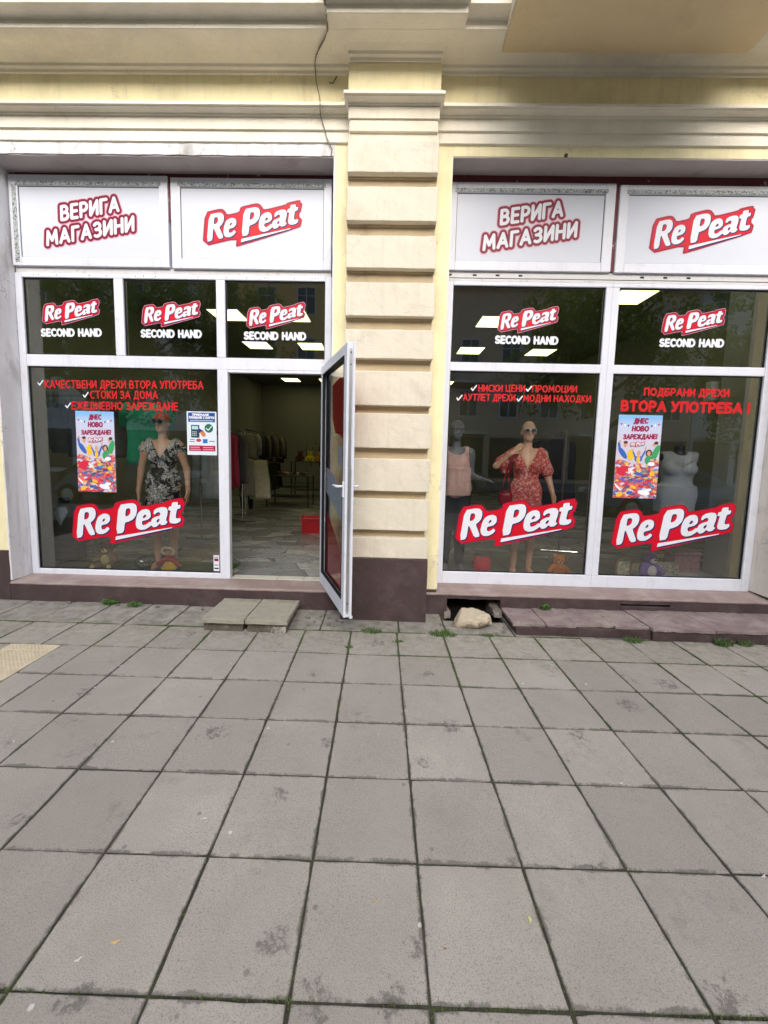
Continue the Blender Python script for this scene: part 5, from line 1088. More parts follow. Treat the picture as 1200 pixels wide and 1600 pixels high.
# ---------------------------------------------------------------- toys and small goods in the windows
def plush(col, n_='plush'): return mat(n_, col, .95, .2, 60, bump=1, bs=180)
def bear(loc, s, rz, cb, cm, cbel, label, ears=True, name='plush_bear'):
    r_ = empty(name, loc, rz, label, 'soft toy'); r_.scale = (s, s, s)
    sd = SD((-.16, -.16, 0), (.16, .12, .34), .006)
    sd.ell((0, 0, .09), (.078, .068, .09), .02); sd.ell((0, -.008, .215), (.068, .06, .06), .02)
    for q in (-1, 1):
        sd.cap((q*.06, -.01, .14), (q*.115, -.055, .085), .030, .027, .02); sd.cap((q*.05, -.03, .035), (q*.085, -.12, .03), .034, .034, .02)
        if ears: sd.ell((q*.052, 0, .272), (.026, .014, .026), .01)
    sd.mesh('body', plush(cb), r_)
    sd = SD((-.08, -.12, .1), (.08, 0, .28), .005); sd.ell((0, -.058, .200), (.034, .026, .025), .01); sd.mesh('muzzle', plush(cm), r_)
    sd = SD((-.09, -.12, .0), (.09, 0, .2), .005); sd.ell((0, -.045, .09), (.052, .032, .062), .01); sd.mesh('belly', plush(cbel), r_)
    for q in (-1, 1):
        mb = MB(); mb.lathe([(0, -.008), (.006, -.005), (.008, 0), (.006, .005), (0, .008)], (q*.024, -.064, .232), 10); mb.build('eye', M['dblack'], r_, smooth=True)
        sd = SD((-.15, -.2, -.01), (.15, -.08, .09), .006); sd.ell((q*.088, -.145, .034), (.026, .012, .028), .01); sd.mesh('paw_pad', plush(cm), r_)
    sd = SD((-.03, -.11, .18), (.03, -.05, .24), .004); sd.ell((0, -.084, .212), (.011, .008, .008), .004); sd.mesh('nose', M['dblack'], r_)
    return r_
bear((-3.14, .33, FZ+.013), .98, .1, (.26, .16, .07), (.80, .68, .26), (.72, .66, .28), 'brown and yellow plush bear sitting on the green turf')
for i, (bx_, bz_, cb_, nm_) in enumerate([(-2.6, 1.12, (.10, .03, .03), 'dark red'), (-2.3, 1.12, (.70, .55, .05), 'yellow'), (-2.0, 1.12, (.60, .25, .04), 'orange'), (-1.7, 1.12, (.65, .45, .30), 'cream'), (-1.35, 1.12, (.35, .10, .06), 'rust')]):
    bear((bx_, 8.15, FZ+bz_), 1.1, .1*i, cb_, tuple(min(1, q*1.4) for q in cb_), cb_, nm_+' soft toy on the dark counter at the back of the shop')
# clown like rag doll with a straw hat at mannequin A's feet
rd = empty('rag_doll', (-2.40, .27, FZ+.013), 0, 'rag doll in a yellow and red dress with a pale wreath round its head', 'doll')
sd = SD((-.16, -.1, 0), (.16, .1, .14), .005); sd.cap((0, 0, .03), (0, 0, .10), .085, .03, .02, .7); sd.box((-.2, -.2, -.1), (.2, .2, .004), .001, .002, sub=True); sd.mesh('skirt', plush((.95, .58, .04)), rd)
sd = SD((-.18, -.1, 0), (.18, .1, .2), .005); sd.ell((0, 0, .12), (.05, .035, .035), .01)
for q in (-1, 1): sd.cap((q*.03, 0, .125), (q*.11, -.01, .065), .020, .026, .02)
sd.mesh('jacket', plush((.50, .03, .035)), rd)
for q in (-1, 1): sd = SD((-.18, -.08, 0), (.18, .08, .1), .005); sd.ell((q*.128, -.012, .055), (.022, .016, .013), .01); sd.mesh('hand', plush((.6, .45, .3)), rd)
sd = SD((-.08, -.1, .12), (.08, .08, .28), .005); sd.ell((0, 0, .185), (.042, .04, .042), .01); sd.mesh('head', plush((.45, .24, .15)), rd)
mb = MB(); mb.tube([(.068*math.cos(2*math.pi*k/24), -.02-.018*math.sin(2*math.pi*k/24), .215+.045*math.sin(2*math.pi*k/24)) for k in range(25)], .012, 8, cap=False); mb.build('wreath', plush((.85, .80, .68)), rd, smooth=True)
# glass bowl
gb = MB(); gb.lathe([(.03, 0), (.06, .006), (.085, .05), (.08, .11), (.055, .13), (.052, .128), (.076, .108), (.080, .05), (.056, .012), (.02, .008)], n=28)
o = gb.build('glass_bowl', glass('bowl_glass', (.85, .9, .88), 2.5, .06), None, smooth=True); o.location = (-2.70, .28, FZ+.013); tag(o, 'empty round glass bowl on the turf left of the bare feet', 'bowl')
# red soft bag with a white base
rg = empty('plush_pouch', (1.13, .42, FZ+.012), .1, 'red heart topped plush pouch in the right window below the large logo', 'soft toy')
sd = SD((-.14, -.1, 0), (.14, .1, .26), .006); sd.ell((0, 0, .10), (.105, .07, .095), .02); sd.ell((-.05, 0, .165), (.05, .045, .05), .02); sd.ell((.05, 0, .165), (.05, .045, .05), .02); sd.cap((-.075, 0, .18), (-.095, 0, .225), .018, .006, .01); sd.mesh('pouch', plush((.85, .07, .08)), rg)
sd = SD((-.14, -.1, -.0), (.14, .1, .06), .005); sd.ell((0, 0, .022), (.10, .07, .022), .005); sd.mesh('base', plush((.6, .58, .55)), rg)
bear((2.00, .42, FZ+.012), .90, -.2, (.85, .32, .08), (.95, .62, .30), (.90, .30, .05), 'orange plush bear in the right window beside the bare feet')
# pale wicker box and purple toy, fringed cushion, patterned basket
bear((3.0, .42, FZ+.012), 1.15, .2, (.28, .20, .60), (.85, .82, .9), (.80, .78, .88), 'purple plush creature with a pale belly in the rightmost pane', ears=False, name='plush_creature')
def fringe_mat():
    m, N, L, P = new_mat('silver_fringe'); tc = N.new('ShaderNodeTexCoord').outputs['Object']; n = noise_node(N, L, tc, 55, 5, .8, 1.5)
    L.new(ramp(N, L, n.outputs[0], [(.40, (.07, .065, .06)), (.5, (.50, .46, .40)), (.62, (.95, .92, .86))]).outputs[0], P.inputs['Base Color']); P.inputs['Roughness'].default_value = .5
    b = N.new('ShaderNodeBump'); b.inputs['Strength'].default_value = 1; b.inputs['Distance'].default_value = .02; L.new(n.outputs[0], b.inputs['Height']); L.new(b.outputs[0], P.inputs['Normal']); return m
sd = SD((-.2, -.12, -.01), (.2, .12, .25), .006); sd.box((-.15, -.05, .0), (.15, .05, .19), .04, .01); sd.disp(lambda X, Y, Z: .006*n3(X, Y, Z, 90, 4)); o = sd.mesh('fringed_bag', fringe_mat()); o.location = (3.22, .46, FZ+.012); o.rotation_euler = (R(-14), 0, -.12); tag(o, 'sparkling silver fringed bag leaning beside the purple toy', 'bag')
bk = empty('lidded_box', (3.52, .62, FZ+.072), -.1, 'dark mauve patterned box standing behind the silver bag', 'box')
mb = MB(); mb.box(-.14, .14, -.1, .1, 0, .20, b=.006); mb.build('box', mat('mauve_weave', (.34, .19, .21), .8, .4, 30), bk); mb = MB(); mb.box(-.15, .15, -.11, .11, .201, .245, b=.008); mb.build('lid', mat('mauve_weave_lid', (.40, .27, .30), .8, .3, 30), bk)
wf = empty('wicker_frame', (2.74, .42, FZ+.012), .25, 'small wicker photo stand at the left of the rightmost pane', 'ornament')
mb = MB(); mb.tube([(-.10, 0, 0), (-.115, 0, .10), (-.10, 0, .21), (.02, 0, .235), (.10, 0, .2), (.085, 0, .1), (.09, 0, 0)], .012, 8); mb.build('frame', mat('brown_wicker', (.36, .22, .13), .8, .3, 60), wf, smooth=True)
mb = MB(); mb.box(-.09, .08, .006, .016, .02, .2, b=.003); mb.build('card', mat('cream_card', (.70, .66, .52), .7, .5, 25), wf)
# ---------------------------------------------------------------- posters
PAL = dict(w=(.78, .76, .84), sky=(.30, .50, .80), red=(.62, .03, .06), mar=(.30, .02, .08), blue=(.05, .13, .48), yel=(.85, .50, .04), grn=(.05, .34, .12), skin=(.62, .34, .22), hair=(.10, .04, .03), nav=(.03, .06, .26), wht=(.85, .85, .9), teal=(.08, .28, .36), pink=(.70, .28, .33), org=(.80, .25, .03))
PM = {k: flat('poster_ink_'+k, v, .45) for k, v in PAL.items()}
def pile_mat():
    m, N, L, P = new_mat('poster_clothes_pile'); tc = N.new('ShaderNodeTexCoord').outputs['Object']
    n = noise_node(N, L, tc, 9, 3, .6, 1); sc = N.new('ShaderNodeVectorMath'); sc.operation = 'SCALE'; sc.inputs['Scale'].default_value = .10; L.new(n.outputs['Color'], sc.inputs[0]); ad = N.new('ShaderNodeVectorMath'); ad.operation = 'ADD'; L.new(sc.outputs[0], ad.inputs[0]); L.new(tc, ad.inputs[1])
    mp = N.new('ShaderNodeMapping'); mp.inputs['Scale'].default_value = (1, .01, 1.7); L.new(ad.outputs[0], mp.inputs[0])
    v = N.new('ShaderNodeTexVoronoi'); v.inputs['Scale'].default_value = 27; L.new(mp.outputs[0], v.inputs[0]); s = N.new('ShaderNodeSeparateColor'); L.new(v.outputs['Color'], s.inputs[0])
    cs = [(.60, .03, .04), (.05, .10, .42), (.70, .30, .03), (.62, .62, .78), (.55, .02, .05), (.08, .20, .50), (.75, .10, .08), (.75, .50, .10), (.65, .10, .14), (.04, .06, .20), (.60, .04, .05)]
    c = ramp(N, L, s.outputs[0], [(i/len(cs), c_) for i, c_ in enumerate(cs)], 'CONSTANT').outputs[0]
    w_ = noise_node(N, L, tc, 95, 4, .75, 2); c = mixc(N, L, ramp(N, L, w_.outputs[0], [(.55, 0), (.62, .55)]).outputs[0], c, (.80, .72, .78)); c = mixc(N, L, ramp(N, L, w_.outputs[0], [(.36, .6), (.44, 0)]).outputs[0], c, (.06, .03, .09))
    L.new(c, P.inputs['Base Color']); P.inputs['Roughness'].default_value = .45; return m
PILE = pile_mat()
def sky_mat():
    m, N, L, P = new_mat('poster_background'); tc = N.new('ShaderNodeTexCoord').outputs['Object']; sx = N.new('ShaderNodeSeparateXYZ'); L.new(tc, sx.inputs[0])
    L.new(ramp(N, L, sx.outputs['Z'], [(.0, (.60, .57, .66)), (.60, (.58, .56, .70)), (.72, (.50, .58, .76)), (.80, (.22, .46, .78))]).outputs[0], P.inputs['Base Color']); P.inputs['Roughness'].default_value = .45; return m
SKYM = sky_mat()
def poster(x0, x1, z0, z1, y, label, lean=0.0):
    """built in units of its own width; x 0..1, z 0..2.06"""
    W = x1-x0; k = W; H = (z1-z0)/W
    r_ = empty('poster', (x0, y, z0), 0, label, 'poster', 'tall colourful posters stuck on the panes')
    r_.rotation_euler = (0, R(lean), 0); lay = [0]
    KZ = k*H/2.06
    def P3(x, z, l): return (x*k, -.00012*l-.0005, z*KZ)
    def poly(name, pts, m):
        lay[0] += 1; mb = MB(); mb.add([P3(x, z, lay[0]) for x, z in pts], [tuple(range(len(pts)))]); return mb.build(name, m, r_, fix=False)
    def ells(name, lst, m):
        for cx_, cz_, rx, rz, a in lst:
            lay[0] += 1; mb = MB()
            ca, sa = math.cos(R(a)), math.sin(R(a)); mb.add([P3(cx_+rx*math.cos(t)*ca-rz*math.sin(t)*sa, cz_+rx*math.cos(t)*sa+rz*math.sin(t)*ca, lay[0]) for t in [2*math.pi*i/18 for i in range(18)]], [tuple(range(18))])
            mb.build(name, m, r_, fix=False)
    def words(t, xa, za, xb, zb_, h, rad, m):
        lay[0] += 1; l = lay[0]; s = text_segs(t, (xa*k, za*KZ), (xb*k, zb_*KZ), h*KZ, gap=.3, lean=.08); text_sheet('lettering', [s], rad*k, m, lambda a, b: (a, -.00012*l-.0005, b), r_, .0016)
    mb = MB(); mb.box(0, W, -.0004, .0012, 0, z1-z0); mb.build('sheet', SKYM, r_)
    # bunting
    for i, (x, z) in enumerate([(.07, 1.83), (.15, 1.80), (.23, 1.79), (.76, 1.79), (.84, 1.81), (.92, 1.83)]): poly('pennant', [(x-.025, z+.02), (x+.03, z+.025), (x+.008, z-.035)], PM[['red', 'wht', 'nav', 'nav', 'wht', 'red'][i]])
    words('ДНЕС', .36, 1.86, .66, 1.865, .105, .017, PM['mar']); words('НОВО', .33, 1.67, .69, 1.675, .105, .018, PM['mar']); words('ЗАРЕЖДАНЕ!', .14, 1.47, .90, 1.49, .10, .015, PM['mar'])
    lay[0] += 1
    # people with raised arms behind the pile
    ells('person_shape', [(.15, 1.12, .06, .17, 35), (.06, 1.30, .03, .10, 10)], PM['blue']); ells('person_shape', [(.07, 1.40, .022, .04, 0), (.20, 1.33, .045, .07, 0)], PM['skin']); ells('person_shape', [(.20, 1.385, .05, .035, 5)], PM['hair'])
    ells('person_shape', [(.34, 1.08, .08, .14, 0)], PM['yel']); ells('person_shape', [(.43, 1.06, .02, .13, 25), (.62, 1.08, .022, .14, -22), (.52, .98, .09, .08, 0)], PM['blue']); ells('person_shape', [(.38, 1.20, .015, .03, 10), (.67, 1.25, .016, .04, -10), (.52, 1.13, .045, .06, 0)], PM['skin']); ells('person_shape', [(.52, .97, .045, .09, 0)], PM['yel'])
    ells('person_shape', [(.75, 1.13, .075, .09, 0)], PM['hair']); ells('person_shape', [(.75, 1.12, .042, .06, 0)], PM['skin']); ells('person_shape', [(.76, .95, .09, .11, 0), (.90, 1.13, .07, .22, -18)], PM['grn']); ells('person_shape', [(.86, 1.34, .035, .045, 0)], PM['skin']); ells('person_shape', [(.90, 1.38, .05, .04, 10)], PM['hair'])
    # clothes pile
    lay[0] += 1; l = lay[0]; top = [(0, .90), (.08, .98), (.18, .94), (.30, .90), (.42, .84), (.52, .88), (.62, .86), (.72, .84), (.80, .98), (.90, 1.0), (1, .93)]
    mb = MB(); n_ = len(top); mb.add([P3(x, .0, l) for x, z in top]+[P3(x, z, l) for x, z in top], [(i, i+1, n_+i+1, n_+i) for i in range(n_-1)]); mb.build('clothes_pile', PILE, r_, fix=False)
    ells('garment_shape', [(.20, .72, .17, .08, 10), (.15, .62, .13, .05, -15), (.62, .30, .07, .035, -20), (.25, .32, .08, .03, 20)], PM['red']); ells('garment_shape', [(.55, .60, .11, .03, -10), (.62, .44, .10, .025, 25), (.36, .14, .06, .04, 10)], PM['blue']); ells('garment_shape', [(.14, .08, .08, .05, 25), (.45, .28, .08, .035, -25)], PM['yel']); ells('garment_shape', [(.70, .14, .14, .06, -12), (.78, .20, .10, .04, 20), (.82, .86, .08, .05, 0)], PM['wht']); ells('garment_shape', [(.86, .62, .06, .06, 0)], PM['yel']); ells('garment_shape', [(.40, .03, .10, .02, 0), (.80, .45, .06, .03, 10)], PM['red'])
    ells('garment_shape', [(.66, .67, .09, .03, 20), (.88, .32, .08, .03, -30)], PM['teal']); ells('garment_shape', [(.06, .30, .02, .08, 35), (.11, .25, .02, .08, 35)], PM['wht'])
    words('%', .30, .62, .42, .62, .13, .012, PM['wht'])
    return r_, lay
A0 = onY(123, 767.5, .012); A1 = onY(176, 643, .012)
pr, _ = poster(float(A0[0]), float(A0[0])+.398, float(A0[2]), float(A1[2]), .012, 'tall colourful poster left of the black and white dress mannequin', .3)
def poster_logo(root, W):
    for ch in []: pass
A2 = onY(957, 777.5, .012); A3 = onY(1031, 649, .012)
pr2, _ = poster(float(A2[0]), float(A2[0])+.432, float(A2[2]), float(A3[2]), .012, 'tall colourful poster on the rightmost pane beside the tank top form', 0)
logo('x', 137, 691.5, 160, 683, .0085, parent=pr, cell=.002)
logo('x', 984, 698, 1008, 690, .0085, parent=pr2, cell=.002)
for r_ in (pr, pr2):
    bpy.context.view_layer.update()
    for ch in r_.children:
        if ch.name.split('.')[0] in ('border', 'red_backing', 'letter_shadow', 'letters'): ch.matrix_parent_inverse = r_.matrix_world.inverted()
# payment notice
A0 = onY(293, 710.5, .012); A1 = onY(338, 643.5, .012); nx, nz = float(A0[0]), float(A0[2]); nw, nh = float(A1[0]-A0[0]), float(A1[2]-A0[2])
pn = empty('payment_notice', (nx, .012, nz), 0, 'small blue and red card payment notice at the right edge of the left window', 'notice'); lay = 0
def pq(name, x0, x1, z0, z1, m, l):
    mb = MB(); mb.add([(x*nw, -.0004-.0003*l, z*nh) for x, z in [(x0, z0), (x1, z0), (x1, z1), (x0, z1)]], [(0, 1, 2, 3)]); return mb.build(name, m, pn, fix=False)
mb = MB(); mb.box(0, nw, 0, .001, 0, nh); mb.build('sheet', flat('notice_paper', (.66, .72, .80), .45), pn)
pq('header', .05, .95, .76, .975, flat('notice_blue', (.02, .08, .30), .4), 1); pq('footer', .06, .95, .09, .22, flat('notice_red', (.38, .01, .05), .4), 1)
def nwords(t, xa, xb, z, h, rad, m, l=2): s = text_segs(t, (nx+xa*nw, nz+z*nh), (nx+xb*nw, nz+z*nh), h*nh, gap=.3); text_sheet('lettering', [s], rad*nh, m, lambda a, b: (a-nx, -.0004-.0003*l, b-nz), pn, .0012)
nwords('ПРИЕМАМЕ', .2, .74, .905, .042, .0075, M['dwhite']); nwords('ПЛАЩАНЕ С КАРТИ', .09, .92, .84, .045, .0075, M['dwhite']); pq('small_print', .12, .88, .78, .805, flat('notice_small_print', (.38, .44, .60), .4), 2)
for x0_, x1_ in ((.10, .42), (.53, .88)): pq('small_print', x0_, x1_, .165, .19, M['dpink'], 2); pq('small_print', x0_, x1_+.03, .115, .14, M['dpink'], 2)
pq('card_terminal', .14, .42, .40, .69, flat('terminal_ink', (.02, .06, .08), .4), 1); pq('terminal_screen', .17, .38, .59, .665, flat('screen_ink', (.42, .62, .66), .4), 2)
for i in range(3):
    for j in range(3): pq('terminal_key', .18+.055*i, .215+.055*i, .44+.04*j, .465+.04*j, flat('key_ink', (.45, .5, .52), .4) if (i, j) == (0, 0) else bpy.data.materials['key_ink'], 2)
mb = MB(); mb.add([(x*nw, -.0013, z*nh) for x, z in [(.34, .58), (.42, .61), (.56, .56), (.48, .50), (.40, .52)]], [(0, 1, 2, 3, 4)]); mb.build('bank_card', flat('card_ink', (.03, .03, .22), .4), pn, fix=False)
mb = MB(); mb.add([(x*nw, -.0016, z*nh) for x, z in [(.44, .53), (.56, .56), (.62, .50), (.63, .44), (.54, .42), (.48, .47)]], [(0, 1, 2, 3, 4, 5)]); mb.build('hand_drawing', flat('hand_ink', (.60, .20, .08), .4), pn, fix=False)
mb = MB(); mb.add([((.74+.145*math.cos(t))*nw, -.001, .62*nh+.145*nw*math.sin(t)) for t in [2*math.pi*i/28 for i in range(28)]], [tuple(range(28))]); mb.build('green_disc', flat('disc_ink', (.02, .15, .09), .4), pn, fix=False)
text_sheet('check_mark', [[((nx+.65*nw, nz+.62*nh), (nx+.72*nw, nz+.575*nh)), ((nx+.72*nw, nz+.575*nh), (nx+.83*nw, nz+.665*nh))]], .0045, M['dwhite'], lambda a, b: (a-nx, -.0016, b-nz), pn, .0012)
pq('brand_bar', .08, .26, .30, .315, M['dnavy'], 1); pq('brand_bar', .10, .26, .345, .36, M['dnavy'], 1); pq('brand_square', .53, .69, .275, .37, flat('blue_square_ink', (.03, .16, .48), .4), 1); pq('brand_bar', .74, .93, .315, .33, M['dnavy'], 1)
mb = MB(); mb.add([((.39+.085*math.cos(t))*nw, -.001, .34*nh+.055*nw*math.sin(t)) for t in [2*math.pi*i/20 for i in range(20)]], [tuple(range(20))]); mb.build('brand_oval', flat('oval_ink', (.42, .06, .10), .4), pn, fix=False)
# tiny opening hours tag at the lower right corner of the left window
a = onY(334, 892, .012); tg = empty('window_tag', (float(a[0]), .012, float(a[2])), 0, 'tiny white tag at the bottom right corner of the left window', 'tag')
mb = MB(); mb.box(0, .060, 0, .001, 0, .17); mb.build('paper', M['dwhite'], tg)
for z0_, z1_, m_ in ((.105, .135, M['dmar']), (.02, .035, M['dblack']), (.06, .068, M['dnavy']), (.145, .152, M['dnavy'])): mb = MB(); mb.add([(.008, -.0005, z0_), (.052, -.0005, z0_), (.052, -.0005, z1_), (.008, -.0005, z1_)], [(0, 1, 2, 3)]); mb.build('print', m_, tg, fix=False)
# white device high in the right corner, inside
cm = empty('wall_speaker', (3.80, .75, 2.42), 0, 'white wall device hanging high inside the rightmost pane', 'device')
mb = MB(); mb.box(-.07, .03, -.05, .05, -.16, .06, b=.012); mb.build('case', M['pvc'], cm); mb = MB(); mb.lathe([(.0, -.20), (.022, -.198), (.03, -.16), (.0, -.16)], (-.02, 0, 0), 14); mb.build('tip', M['dark_metal'], cm)
# ================================================================ IN FRONT: slabs, stone, weeds, cable, litter
M['slab'] = mat('weathered_concrete_slab', (.34, .32, .26), .9, .1, 5, dirt=(.15, .14, .09), damt=.7, dscale=4, dthr=(.5, .72), bump=.8, bs=60)
M['brick'] = mat('old_brick_base', (.11, .095, .075), .95, .3, 14, dirt=(.3, .28, .25), damt=.6, dscale=14, bump=1, bs=60)
for x0, x1, l_, dz in [(-1.545, -1.172, 'worn concrete slab step left half below the door', 0), (-1.166, -.80, 'worn concrete slab step right half below the door', .003)]:
    s_ = empty('step_slab', ((x0+x1)/2, -.56, G((x0+x1)/2, -.56)), 0, l_, 'step slab')
    mb = MB(); w_ = (x1-x0)/2-.003; mb.box(-w_, w_, -.26, .25, .072+dz, .115+dz, b=.006); o = mb.build('slab', M['slab'], s_); rough_up(o, .0035, 11, .04); o.rotation_euler = (R(-.6), R(.4), 0)
    mb = MB(); mb.box(-w_+.01, w_-.02, -.225, .23, -.02, .068, b=.004); o = mb.build('base', M['brick'], s_); rough_up(o, .006, 15, .04)
mb = MB(); mb.box(-.95, -.82, -.80, -.72, -.01, .062, b=.008); o = mb.build('brick', mat('pale_old_brick', (.33, .31, .27), .95, .25, 14, dirt=(.08, .07, .05), damt=.8, dscale=18, dthr=(.48, .6), bump=1, bs=60)); rough_up(o, .006, 20, .025); tag(o, 'pale crumbling brick wedged under the right slab step', 'brick')
sd = SD((-.24, -.16, -.05), (.24, .18, .20), .006); sd.ell((-.03, .01, .05), (.17, .11, .085), .03); sd.ell((.10, .01, .06), (.085, .10, .07), .03); sd.ell((-.14, .0, .02), (.07, .08, .045), .03); sd.disp(lambda X, Y, Z: .020*abs(n3(X, Y, Z, 22, 2))*2+.012*n3(X, Y, Z, 48, 5)+.006*n3(X, Y, Z, 110, 8)-.012); sd.box((-.3, -.3, -.2), (.3, .3, -.03), .001, .01, sub=True); sd.box((-.3, -.3, .122), (.3, .3, .3), .001, .012, sub=True)
for nx_, ny_, nz_, d_ in [(.5, -.7, .5, .125), (-.6, -.6, .55, .150), (.85, -.2, .35, .150), (-.9, .1, .45, .165), (.1, -.9, .15, .105), (.25, .1, .95, .115), (-.25, -.35, .9, .108), (.6, .5, .6, .14)]:
    q_ = math.sqrt(nx_*nx_+ny_*ny_+nz_*nz_); sd.fn(lambda X, Y, Z, a=nx_/q_, b=ny_/q_, c=nz_/q_, d=d_: (d-(a*X+b*Y+c*Z)+.007*n3(X, Y, Z, 55, int(d*999))+.003*n3(X, Y, Z, 150, 3)), .012, sub=True)
o = sd.mesh('boulder', mat('pale_limestone', (.50, .43, .32), .9, .14, 9, dirt=(.17, .13, .09), damt=.85, dscale=7, dthr=(.54, .64), bump=1, bs=45)); o.location = (.862, -.50, .022); tag(o, 'pale yellowish rock lying in front of the dark cellar opening', 'rock')
# rubble crumbs at the foot of the wall
sd0 = []
for i in range(4):
    sd = SD((-.04, -.04, -.03), (.04, .04, .03), .006); sd.ell((0, 0, 0), (.022+.003*i, .018, .012), .01); sd.disp(lambda X, Y, Z: .004*n3(X, Y, Z, 90, i)); sd0.append(sd.mesh('rubble_piece', M['rubble']))
places = [(-.62, -.55), (-.55, -.52), (-.48, -.60), (-.70, -.45), (-.66, -.62), (-.42, -.50), (-.36, -.53), (-2.6, -.31), (-2.2, -.33), (-1.75, -.34), (-3.1, -.30), (1.12, -.52), (1.10, -.62), (.66, -.52), (-.58, -.42), (-.5, -.46), (1.02, -.66), (.55, -.5), (-1.9, -.42)]
for i, (x, y) in enumerate(places):
    o = sd0[i] if i < 4 else copy_tree(sd0[i % 4]); o.location = (x, y, G(x, y)+.006); o.rotation_euler = (0, 0, random.uniform(0, 6)); k_ = random.uniform(.4, 1.1); o.scale = (k_, k_, k_); tag(o, 'small crumb of broken mortar at the foot of the wall', 'rubble', 'crumbs of mortar at the foot of the wall')
# weeds
M['leafg'] = mat('weed_leaf', (.075, .16, .028), .7, .35, 60); M['leafg2'] = mat('grass_blade', (.085, .15, .035), .7, .35, 60)
def tuft(x, y, rad, n_, h, label, kind='grass', z0=None, name='weed_tuft'):
    mb = MB(); rn = random.Random(int((x+9)*1000))
    for i in range(n_):
        a = rn.uniform(0, 6.28); r_ = rad*math.sqrt(rn.random()); bx, by = r_*math.cos(a)*1.6, r_*math.sin(a)*.7; l = h*rn.uniform(.4, 1.1); az = rn.uniform(0, 6.28); out = rn.uniform(.2, .9)
        dx, dy = math.cos(az), math.sin(az); px, py = -dy, dx; wd = (.0022 if kind == 'grass' else .006)*rn.uniform(.7, 1.4)
        p0 = (bx, by, 0); p1 = (bx+dx*l*out*.4, by+dy*l*out*.4, l*.6); p2 = (bx+dx*l*out, by+dy*l*out, l*(.95-out*.35))
        if kind == 'grass': mb.add([(p0[0]-px*wd, p0[1]-py*wd, 0), (p0[0]+px*wd, p0[1]+py*wd, 0), (p1[0]+px*wd, p1[1]+py*wd, p1[2]), (p1[0]-px*wd, p1[1]-py*wd, p1[2]), p2], [(0, 1, 2, 3), (3, 2, 4)])
        else:
            mb.add([(p0[0]-px*.001, p0[1]-py*.001, 0), (p0[0]+px*.001, p0[1]+py*.001, 0), (p1[0]+px*.001, p1[1]+py*.001, p1[2]), (p1[0]-px*.001, p1[1]-py*.001, p1[2])], [(0, 1, 2, 3)])
            c = Vector(p1); e = Vector(p2)-c; e = e.normalized()*wd*2.6 if e.length > 0 else Vector((wd*2, 0, 0)); s = Vector((px, py, rn.uniform(-.3, .3)))*wd*1.3
            mb.add([c[:], (c+e*.35+s)[:], (c+e*.8+s*.8)[:], (c+e)[:], (c+e*.8-s*.8)[:], (c+e*.35-s)[:]], [(0, 1, 2, 3, 4, 5)])
    o = mb.build(name, M['leafg'] if kind != 'grass' else M['leafg2'], None, fix=False); o.location = (x, y, G(x, y) if z0 is None else z0); tag(o, label, 'weed', 'weeds sprouting from the paving joints'); return o
for u, v, rad, n_, h, l_, k_ in [(171, 947, .045, 130, .055, 'leafy weed at the wall foot under the left window, left of two', 'leaf'), (210, 950, .04, 100, .05, 'leafy weed at the wall foot under the left window, right of two', 'leaf'), (580, 988, .06, 170, .045, 'grass tuft in the joint below the brown pilaster base', 'grass'), (692, 992, .075, 260, .05, 'bright grass tuft in the joint left of the rock', 'grass'),
        (760, 993, .04, 90, .03, 'sparse grass below the rock', 'grass'), (990, 1001, .05, 120, .05, 'dark weed tuft against the step riser in the middle', 'grass'), (1130, 1006, .05, 150, .075, 'taller grass clump against the step at the far right, left of two', 'grass'), (1165, 1006, .04, 90, .06, 'grass clump against the step at the far right edge', 'grass'), (545, 1012, .02, 60, .02, 'low moss tuft in the joint under the door edge', 'grass'), (622, 1003, .03, 70, .02, 'low moss tuft in the joint below the pilaster middle', 'grass')]:
    p = onZ(u, v, -.002); tuft(float(p[0]), float(p[1]), rad, n_, h, l_, k_)
p = onZ(852, 952, .095); tuft(float(p[0]), float(p[1]), .035, 90, .055, 'little green weed growing on top of the low step', 'leaf', .09)
# moss and tiny grass along the joints
mb = MB(); rn = random.Random(5)
def moss_line(c0, r0, c1, r1, dens, hmax=.010):
    L_ = math.hypot(c1-c0, r1-r0)*T; n_ = int(L_*dens)
    for i in range(n_):
        t = rn.random(); c_, r_ = c0+(c1-c0)*t, r0+(r1-r0)*t
        if math.sin(c_*3.7+r_*5.1)+math.sin(c_*9.3-r_*4.1)*.7 < rn.uniform(-1.2, .9): continue
        x, y = tw(c_, r_); x += rn.gauss(0, .0048); y += rn.gauss(0, .0048); a = rn.uniform(0, 6.28); l = rn.uniform(.3, 1)*hmax; w_ = rn.uniform(.0012, .003); dx, dy = math.cos(a), math.sin(a); z = G(x, y)-.005
        mb.add([(x-dy*w_, y+dx*w_, z), (x+dy*w_, y-dx*w_, z), (x+dx*l*.7, y+dy*l*.7, z+l)], [(0, 1, 2)])
for r_ in range(-1, 9):
    for c_ in range(-9, 12):
        d = {-1: 2600, 0: 3200, 1: 500}.get(r_, 110) if (c_ >= 0 or r_ == -1) else (300 if r_ < 1 else 40)
        if r_ == 5: d = 450
        moss_line(c_, r_, c_+1, r_, d)
for c_ in range(-9, 12):
    for r_ in range(-1, 9):
        d = 3000 if r_ == -1 else (2400 if (r_ == 0 and c_ >= 1) else (1200 if r_ in (0, 1) and c_ > 2 else 130)); moss_line(c_, r_, c_, r_+1, d)
for c_ in range(-9, 12): moss_line(c_, -1, c_+1, -1, 1600, .014)
o = mb.build('moss', mat('joint_moss', (.085, .12, .03), .9, .4, 30), None, fix=False); tag(o, 'moss and fine grass in the joints of the paving', 'moss', kind='stuff')
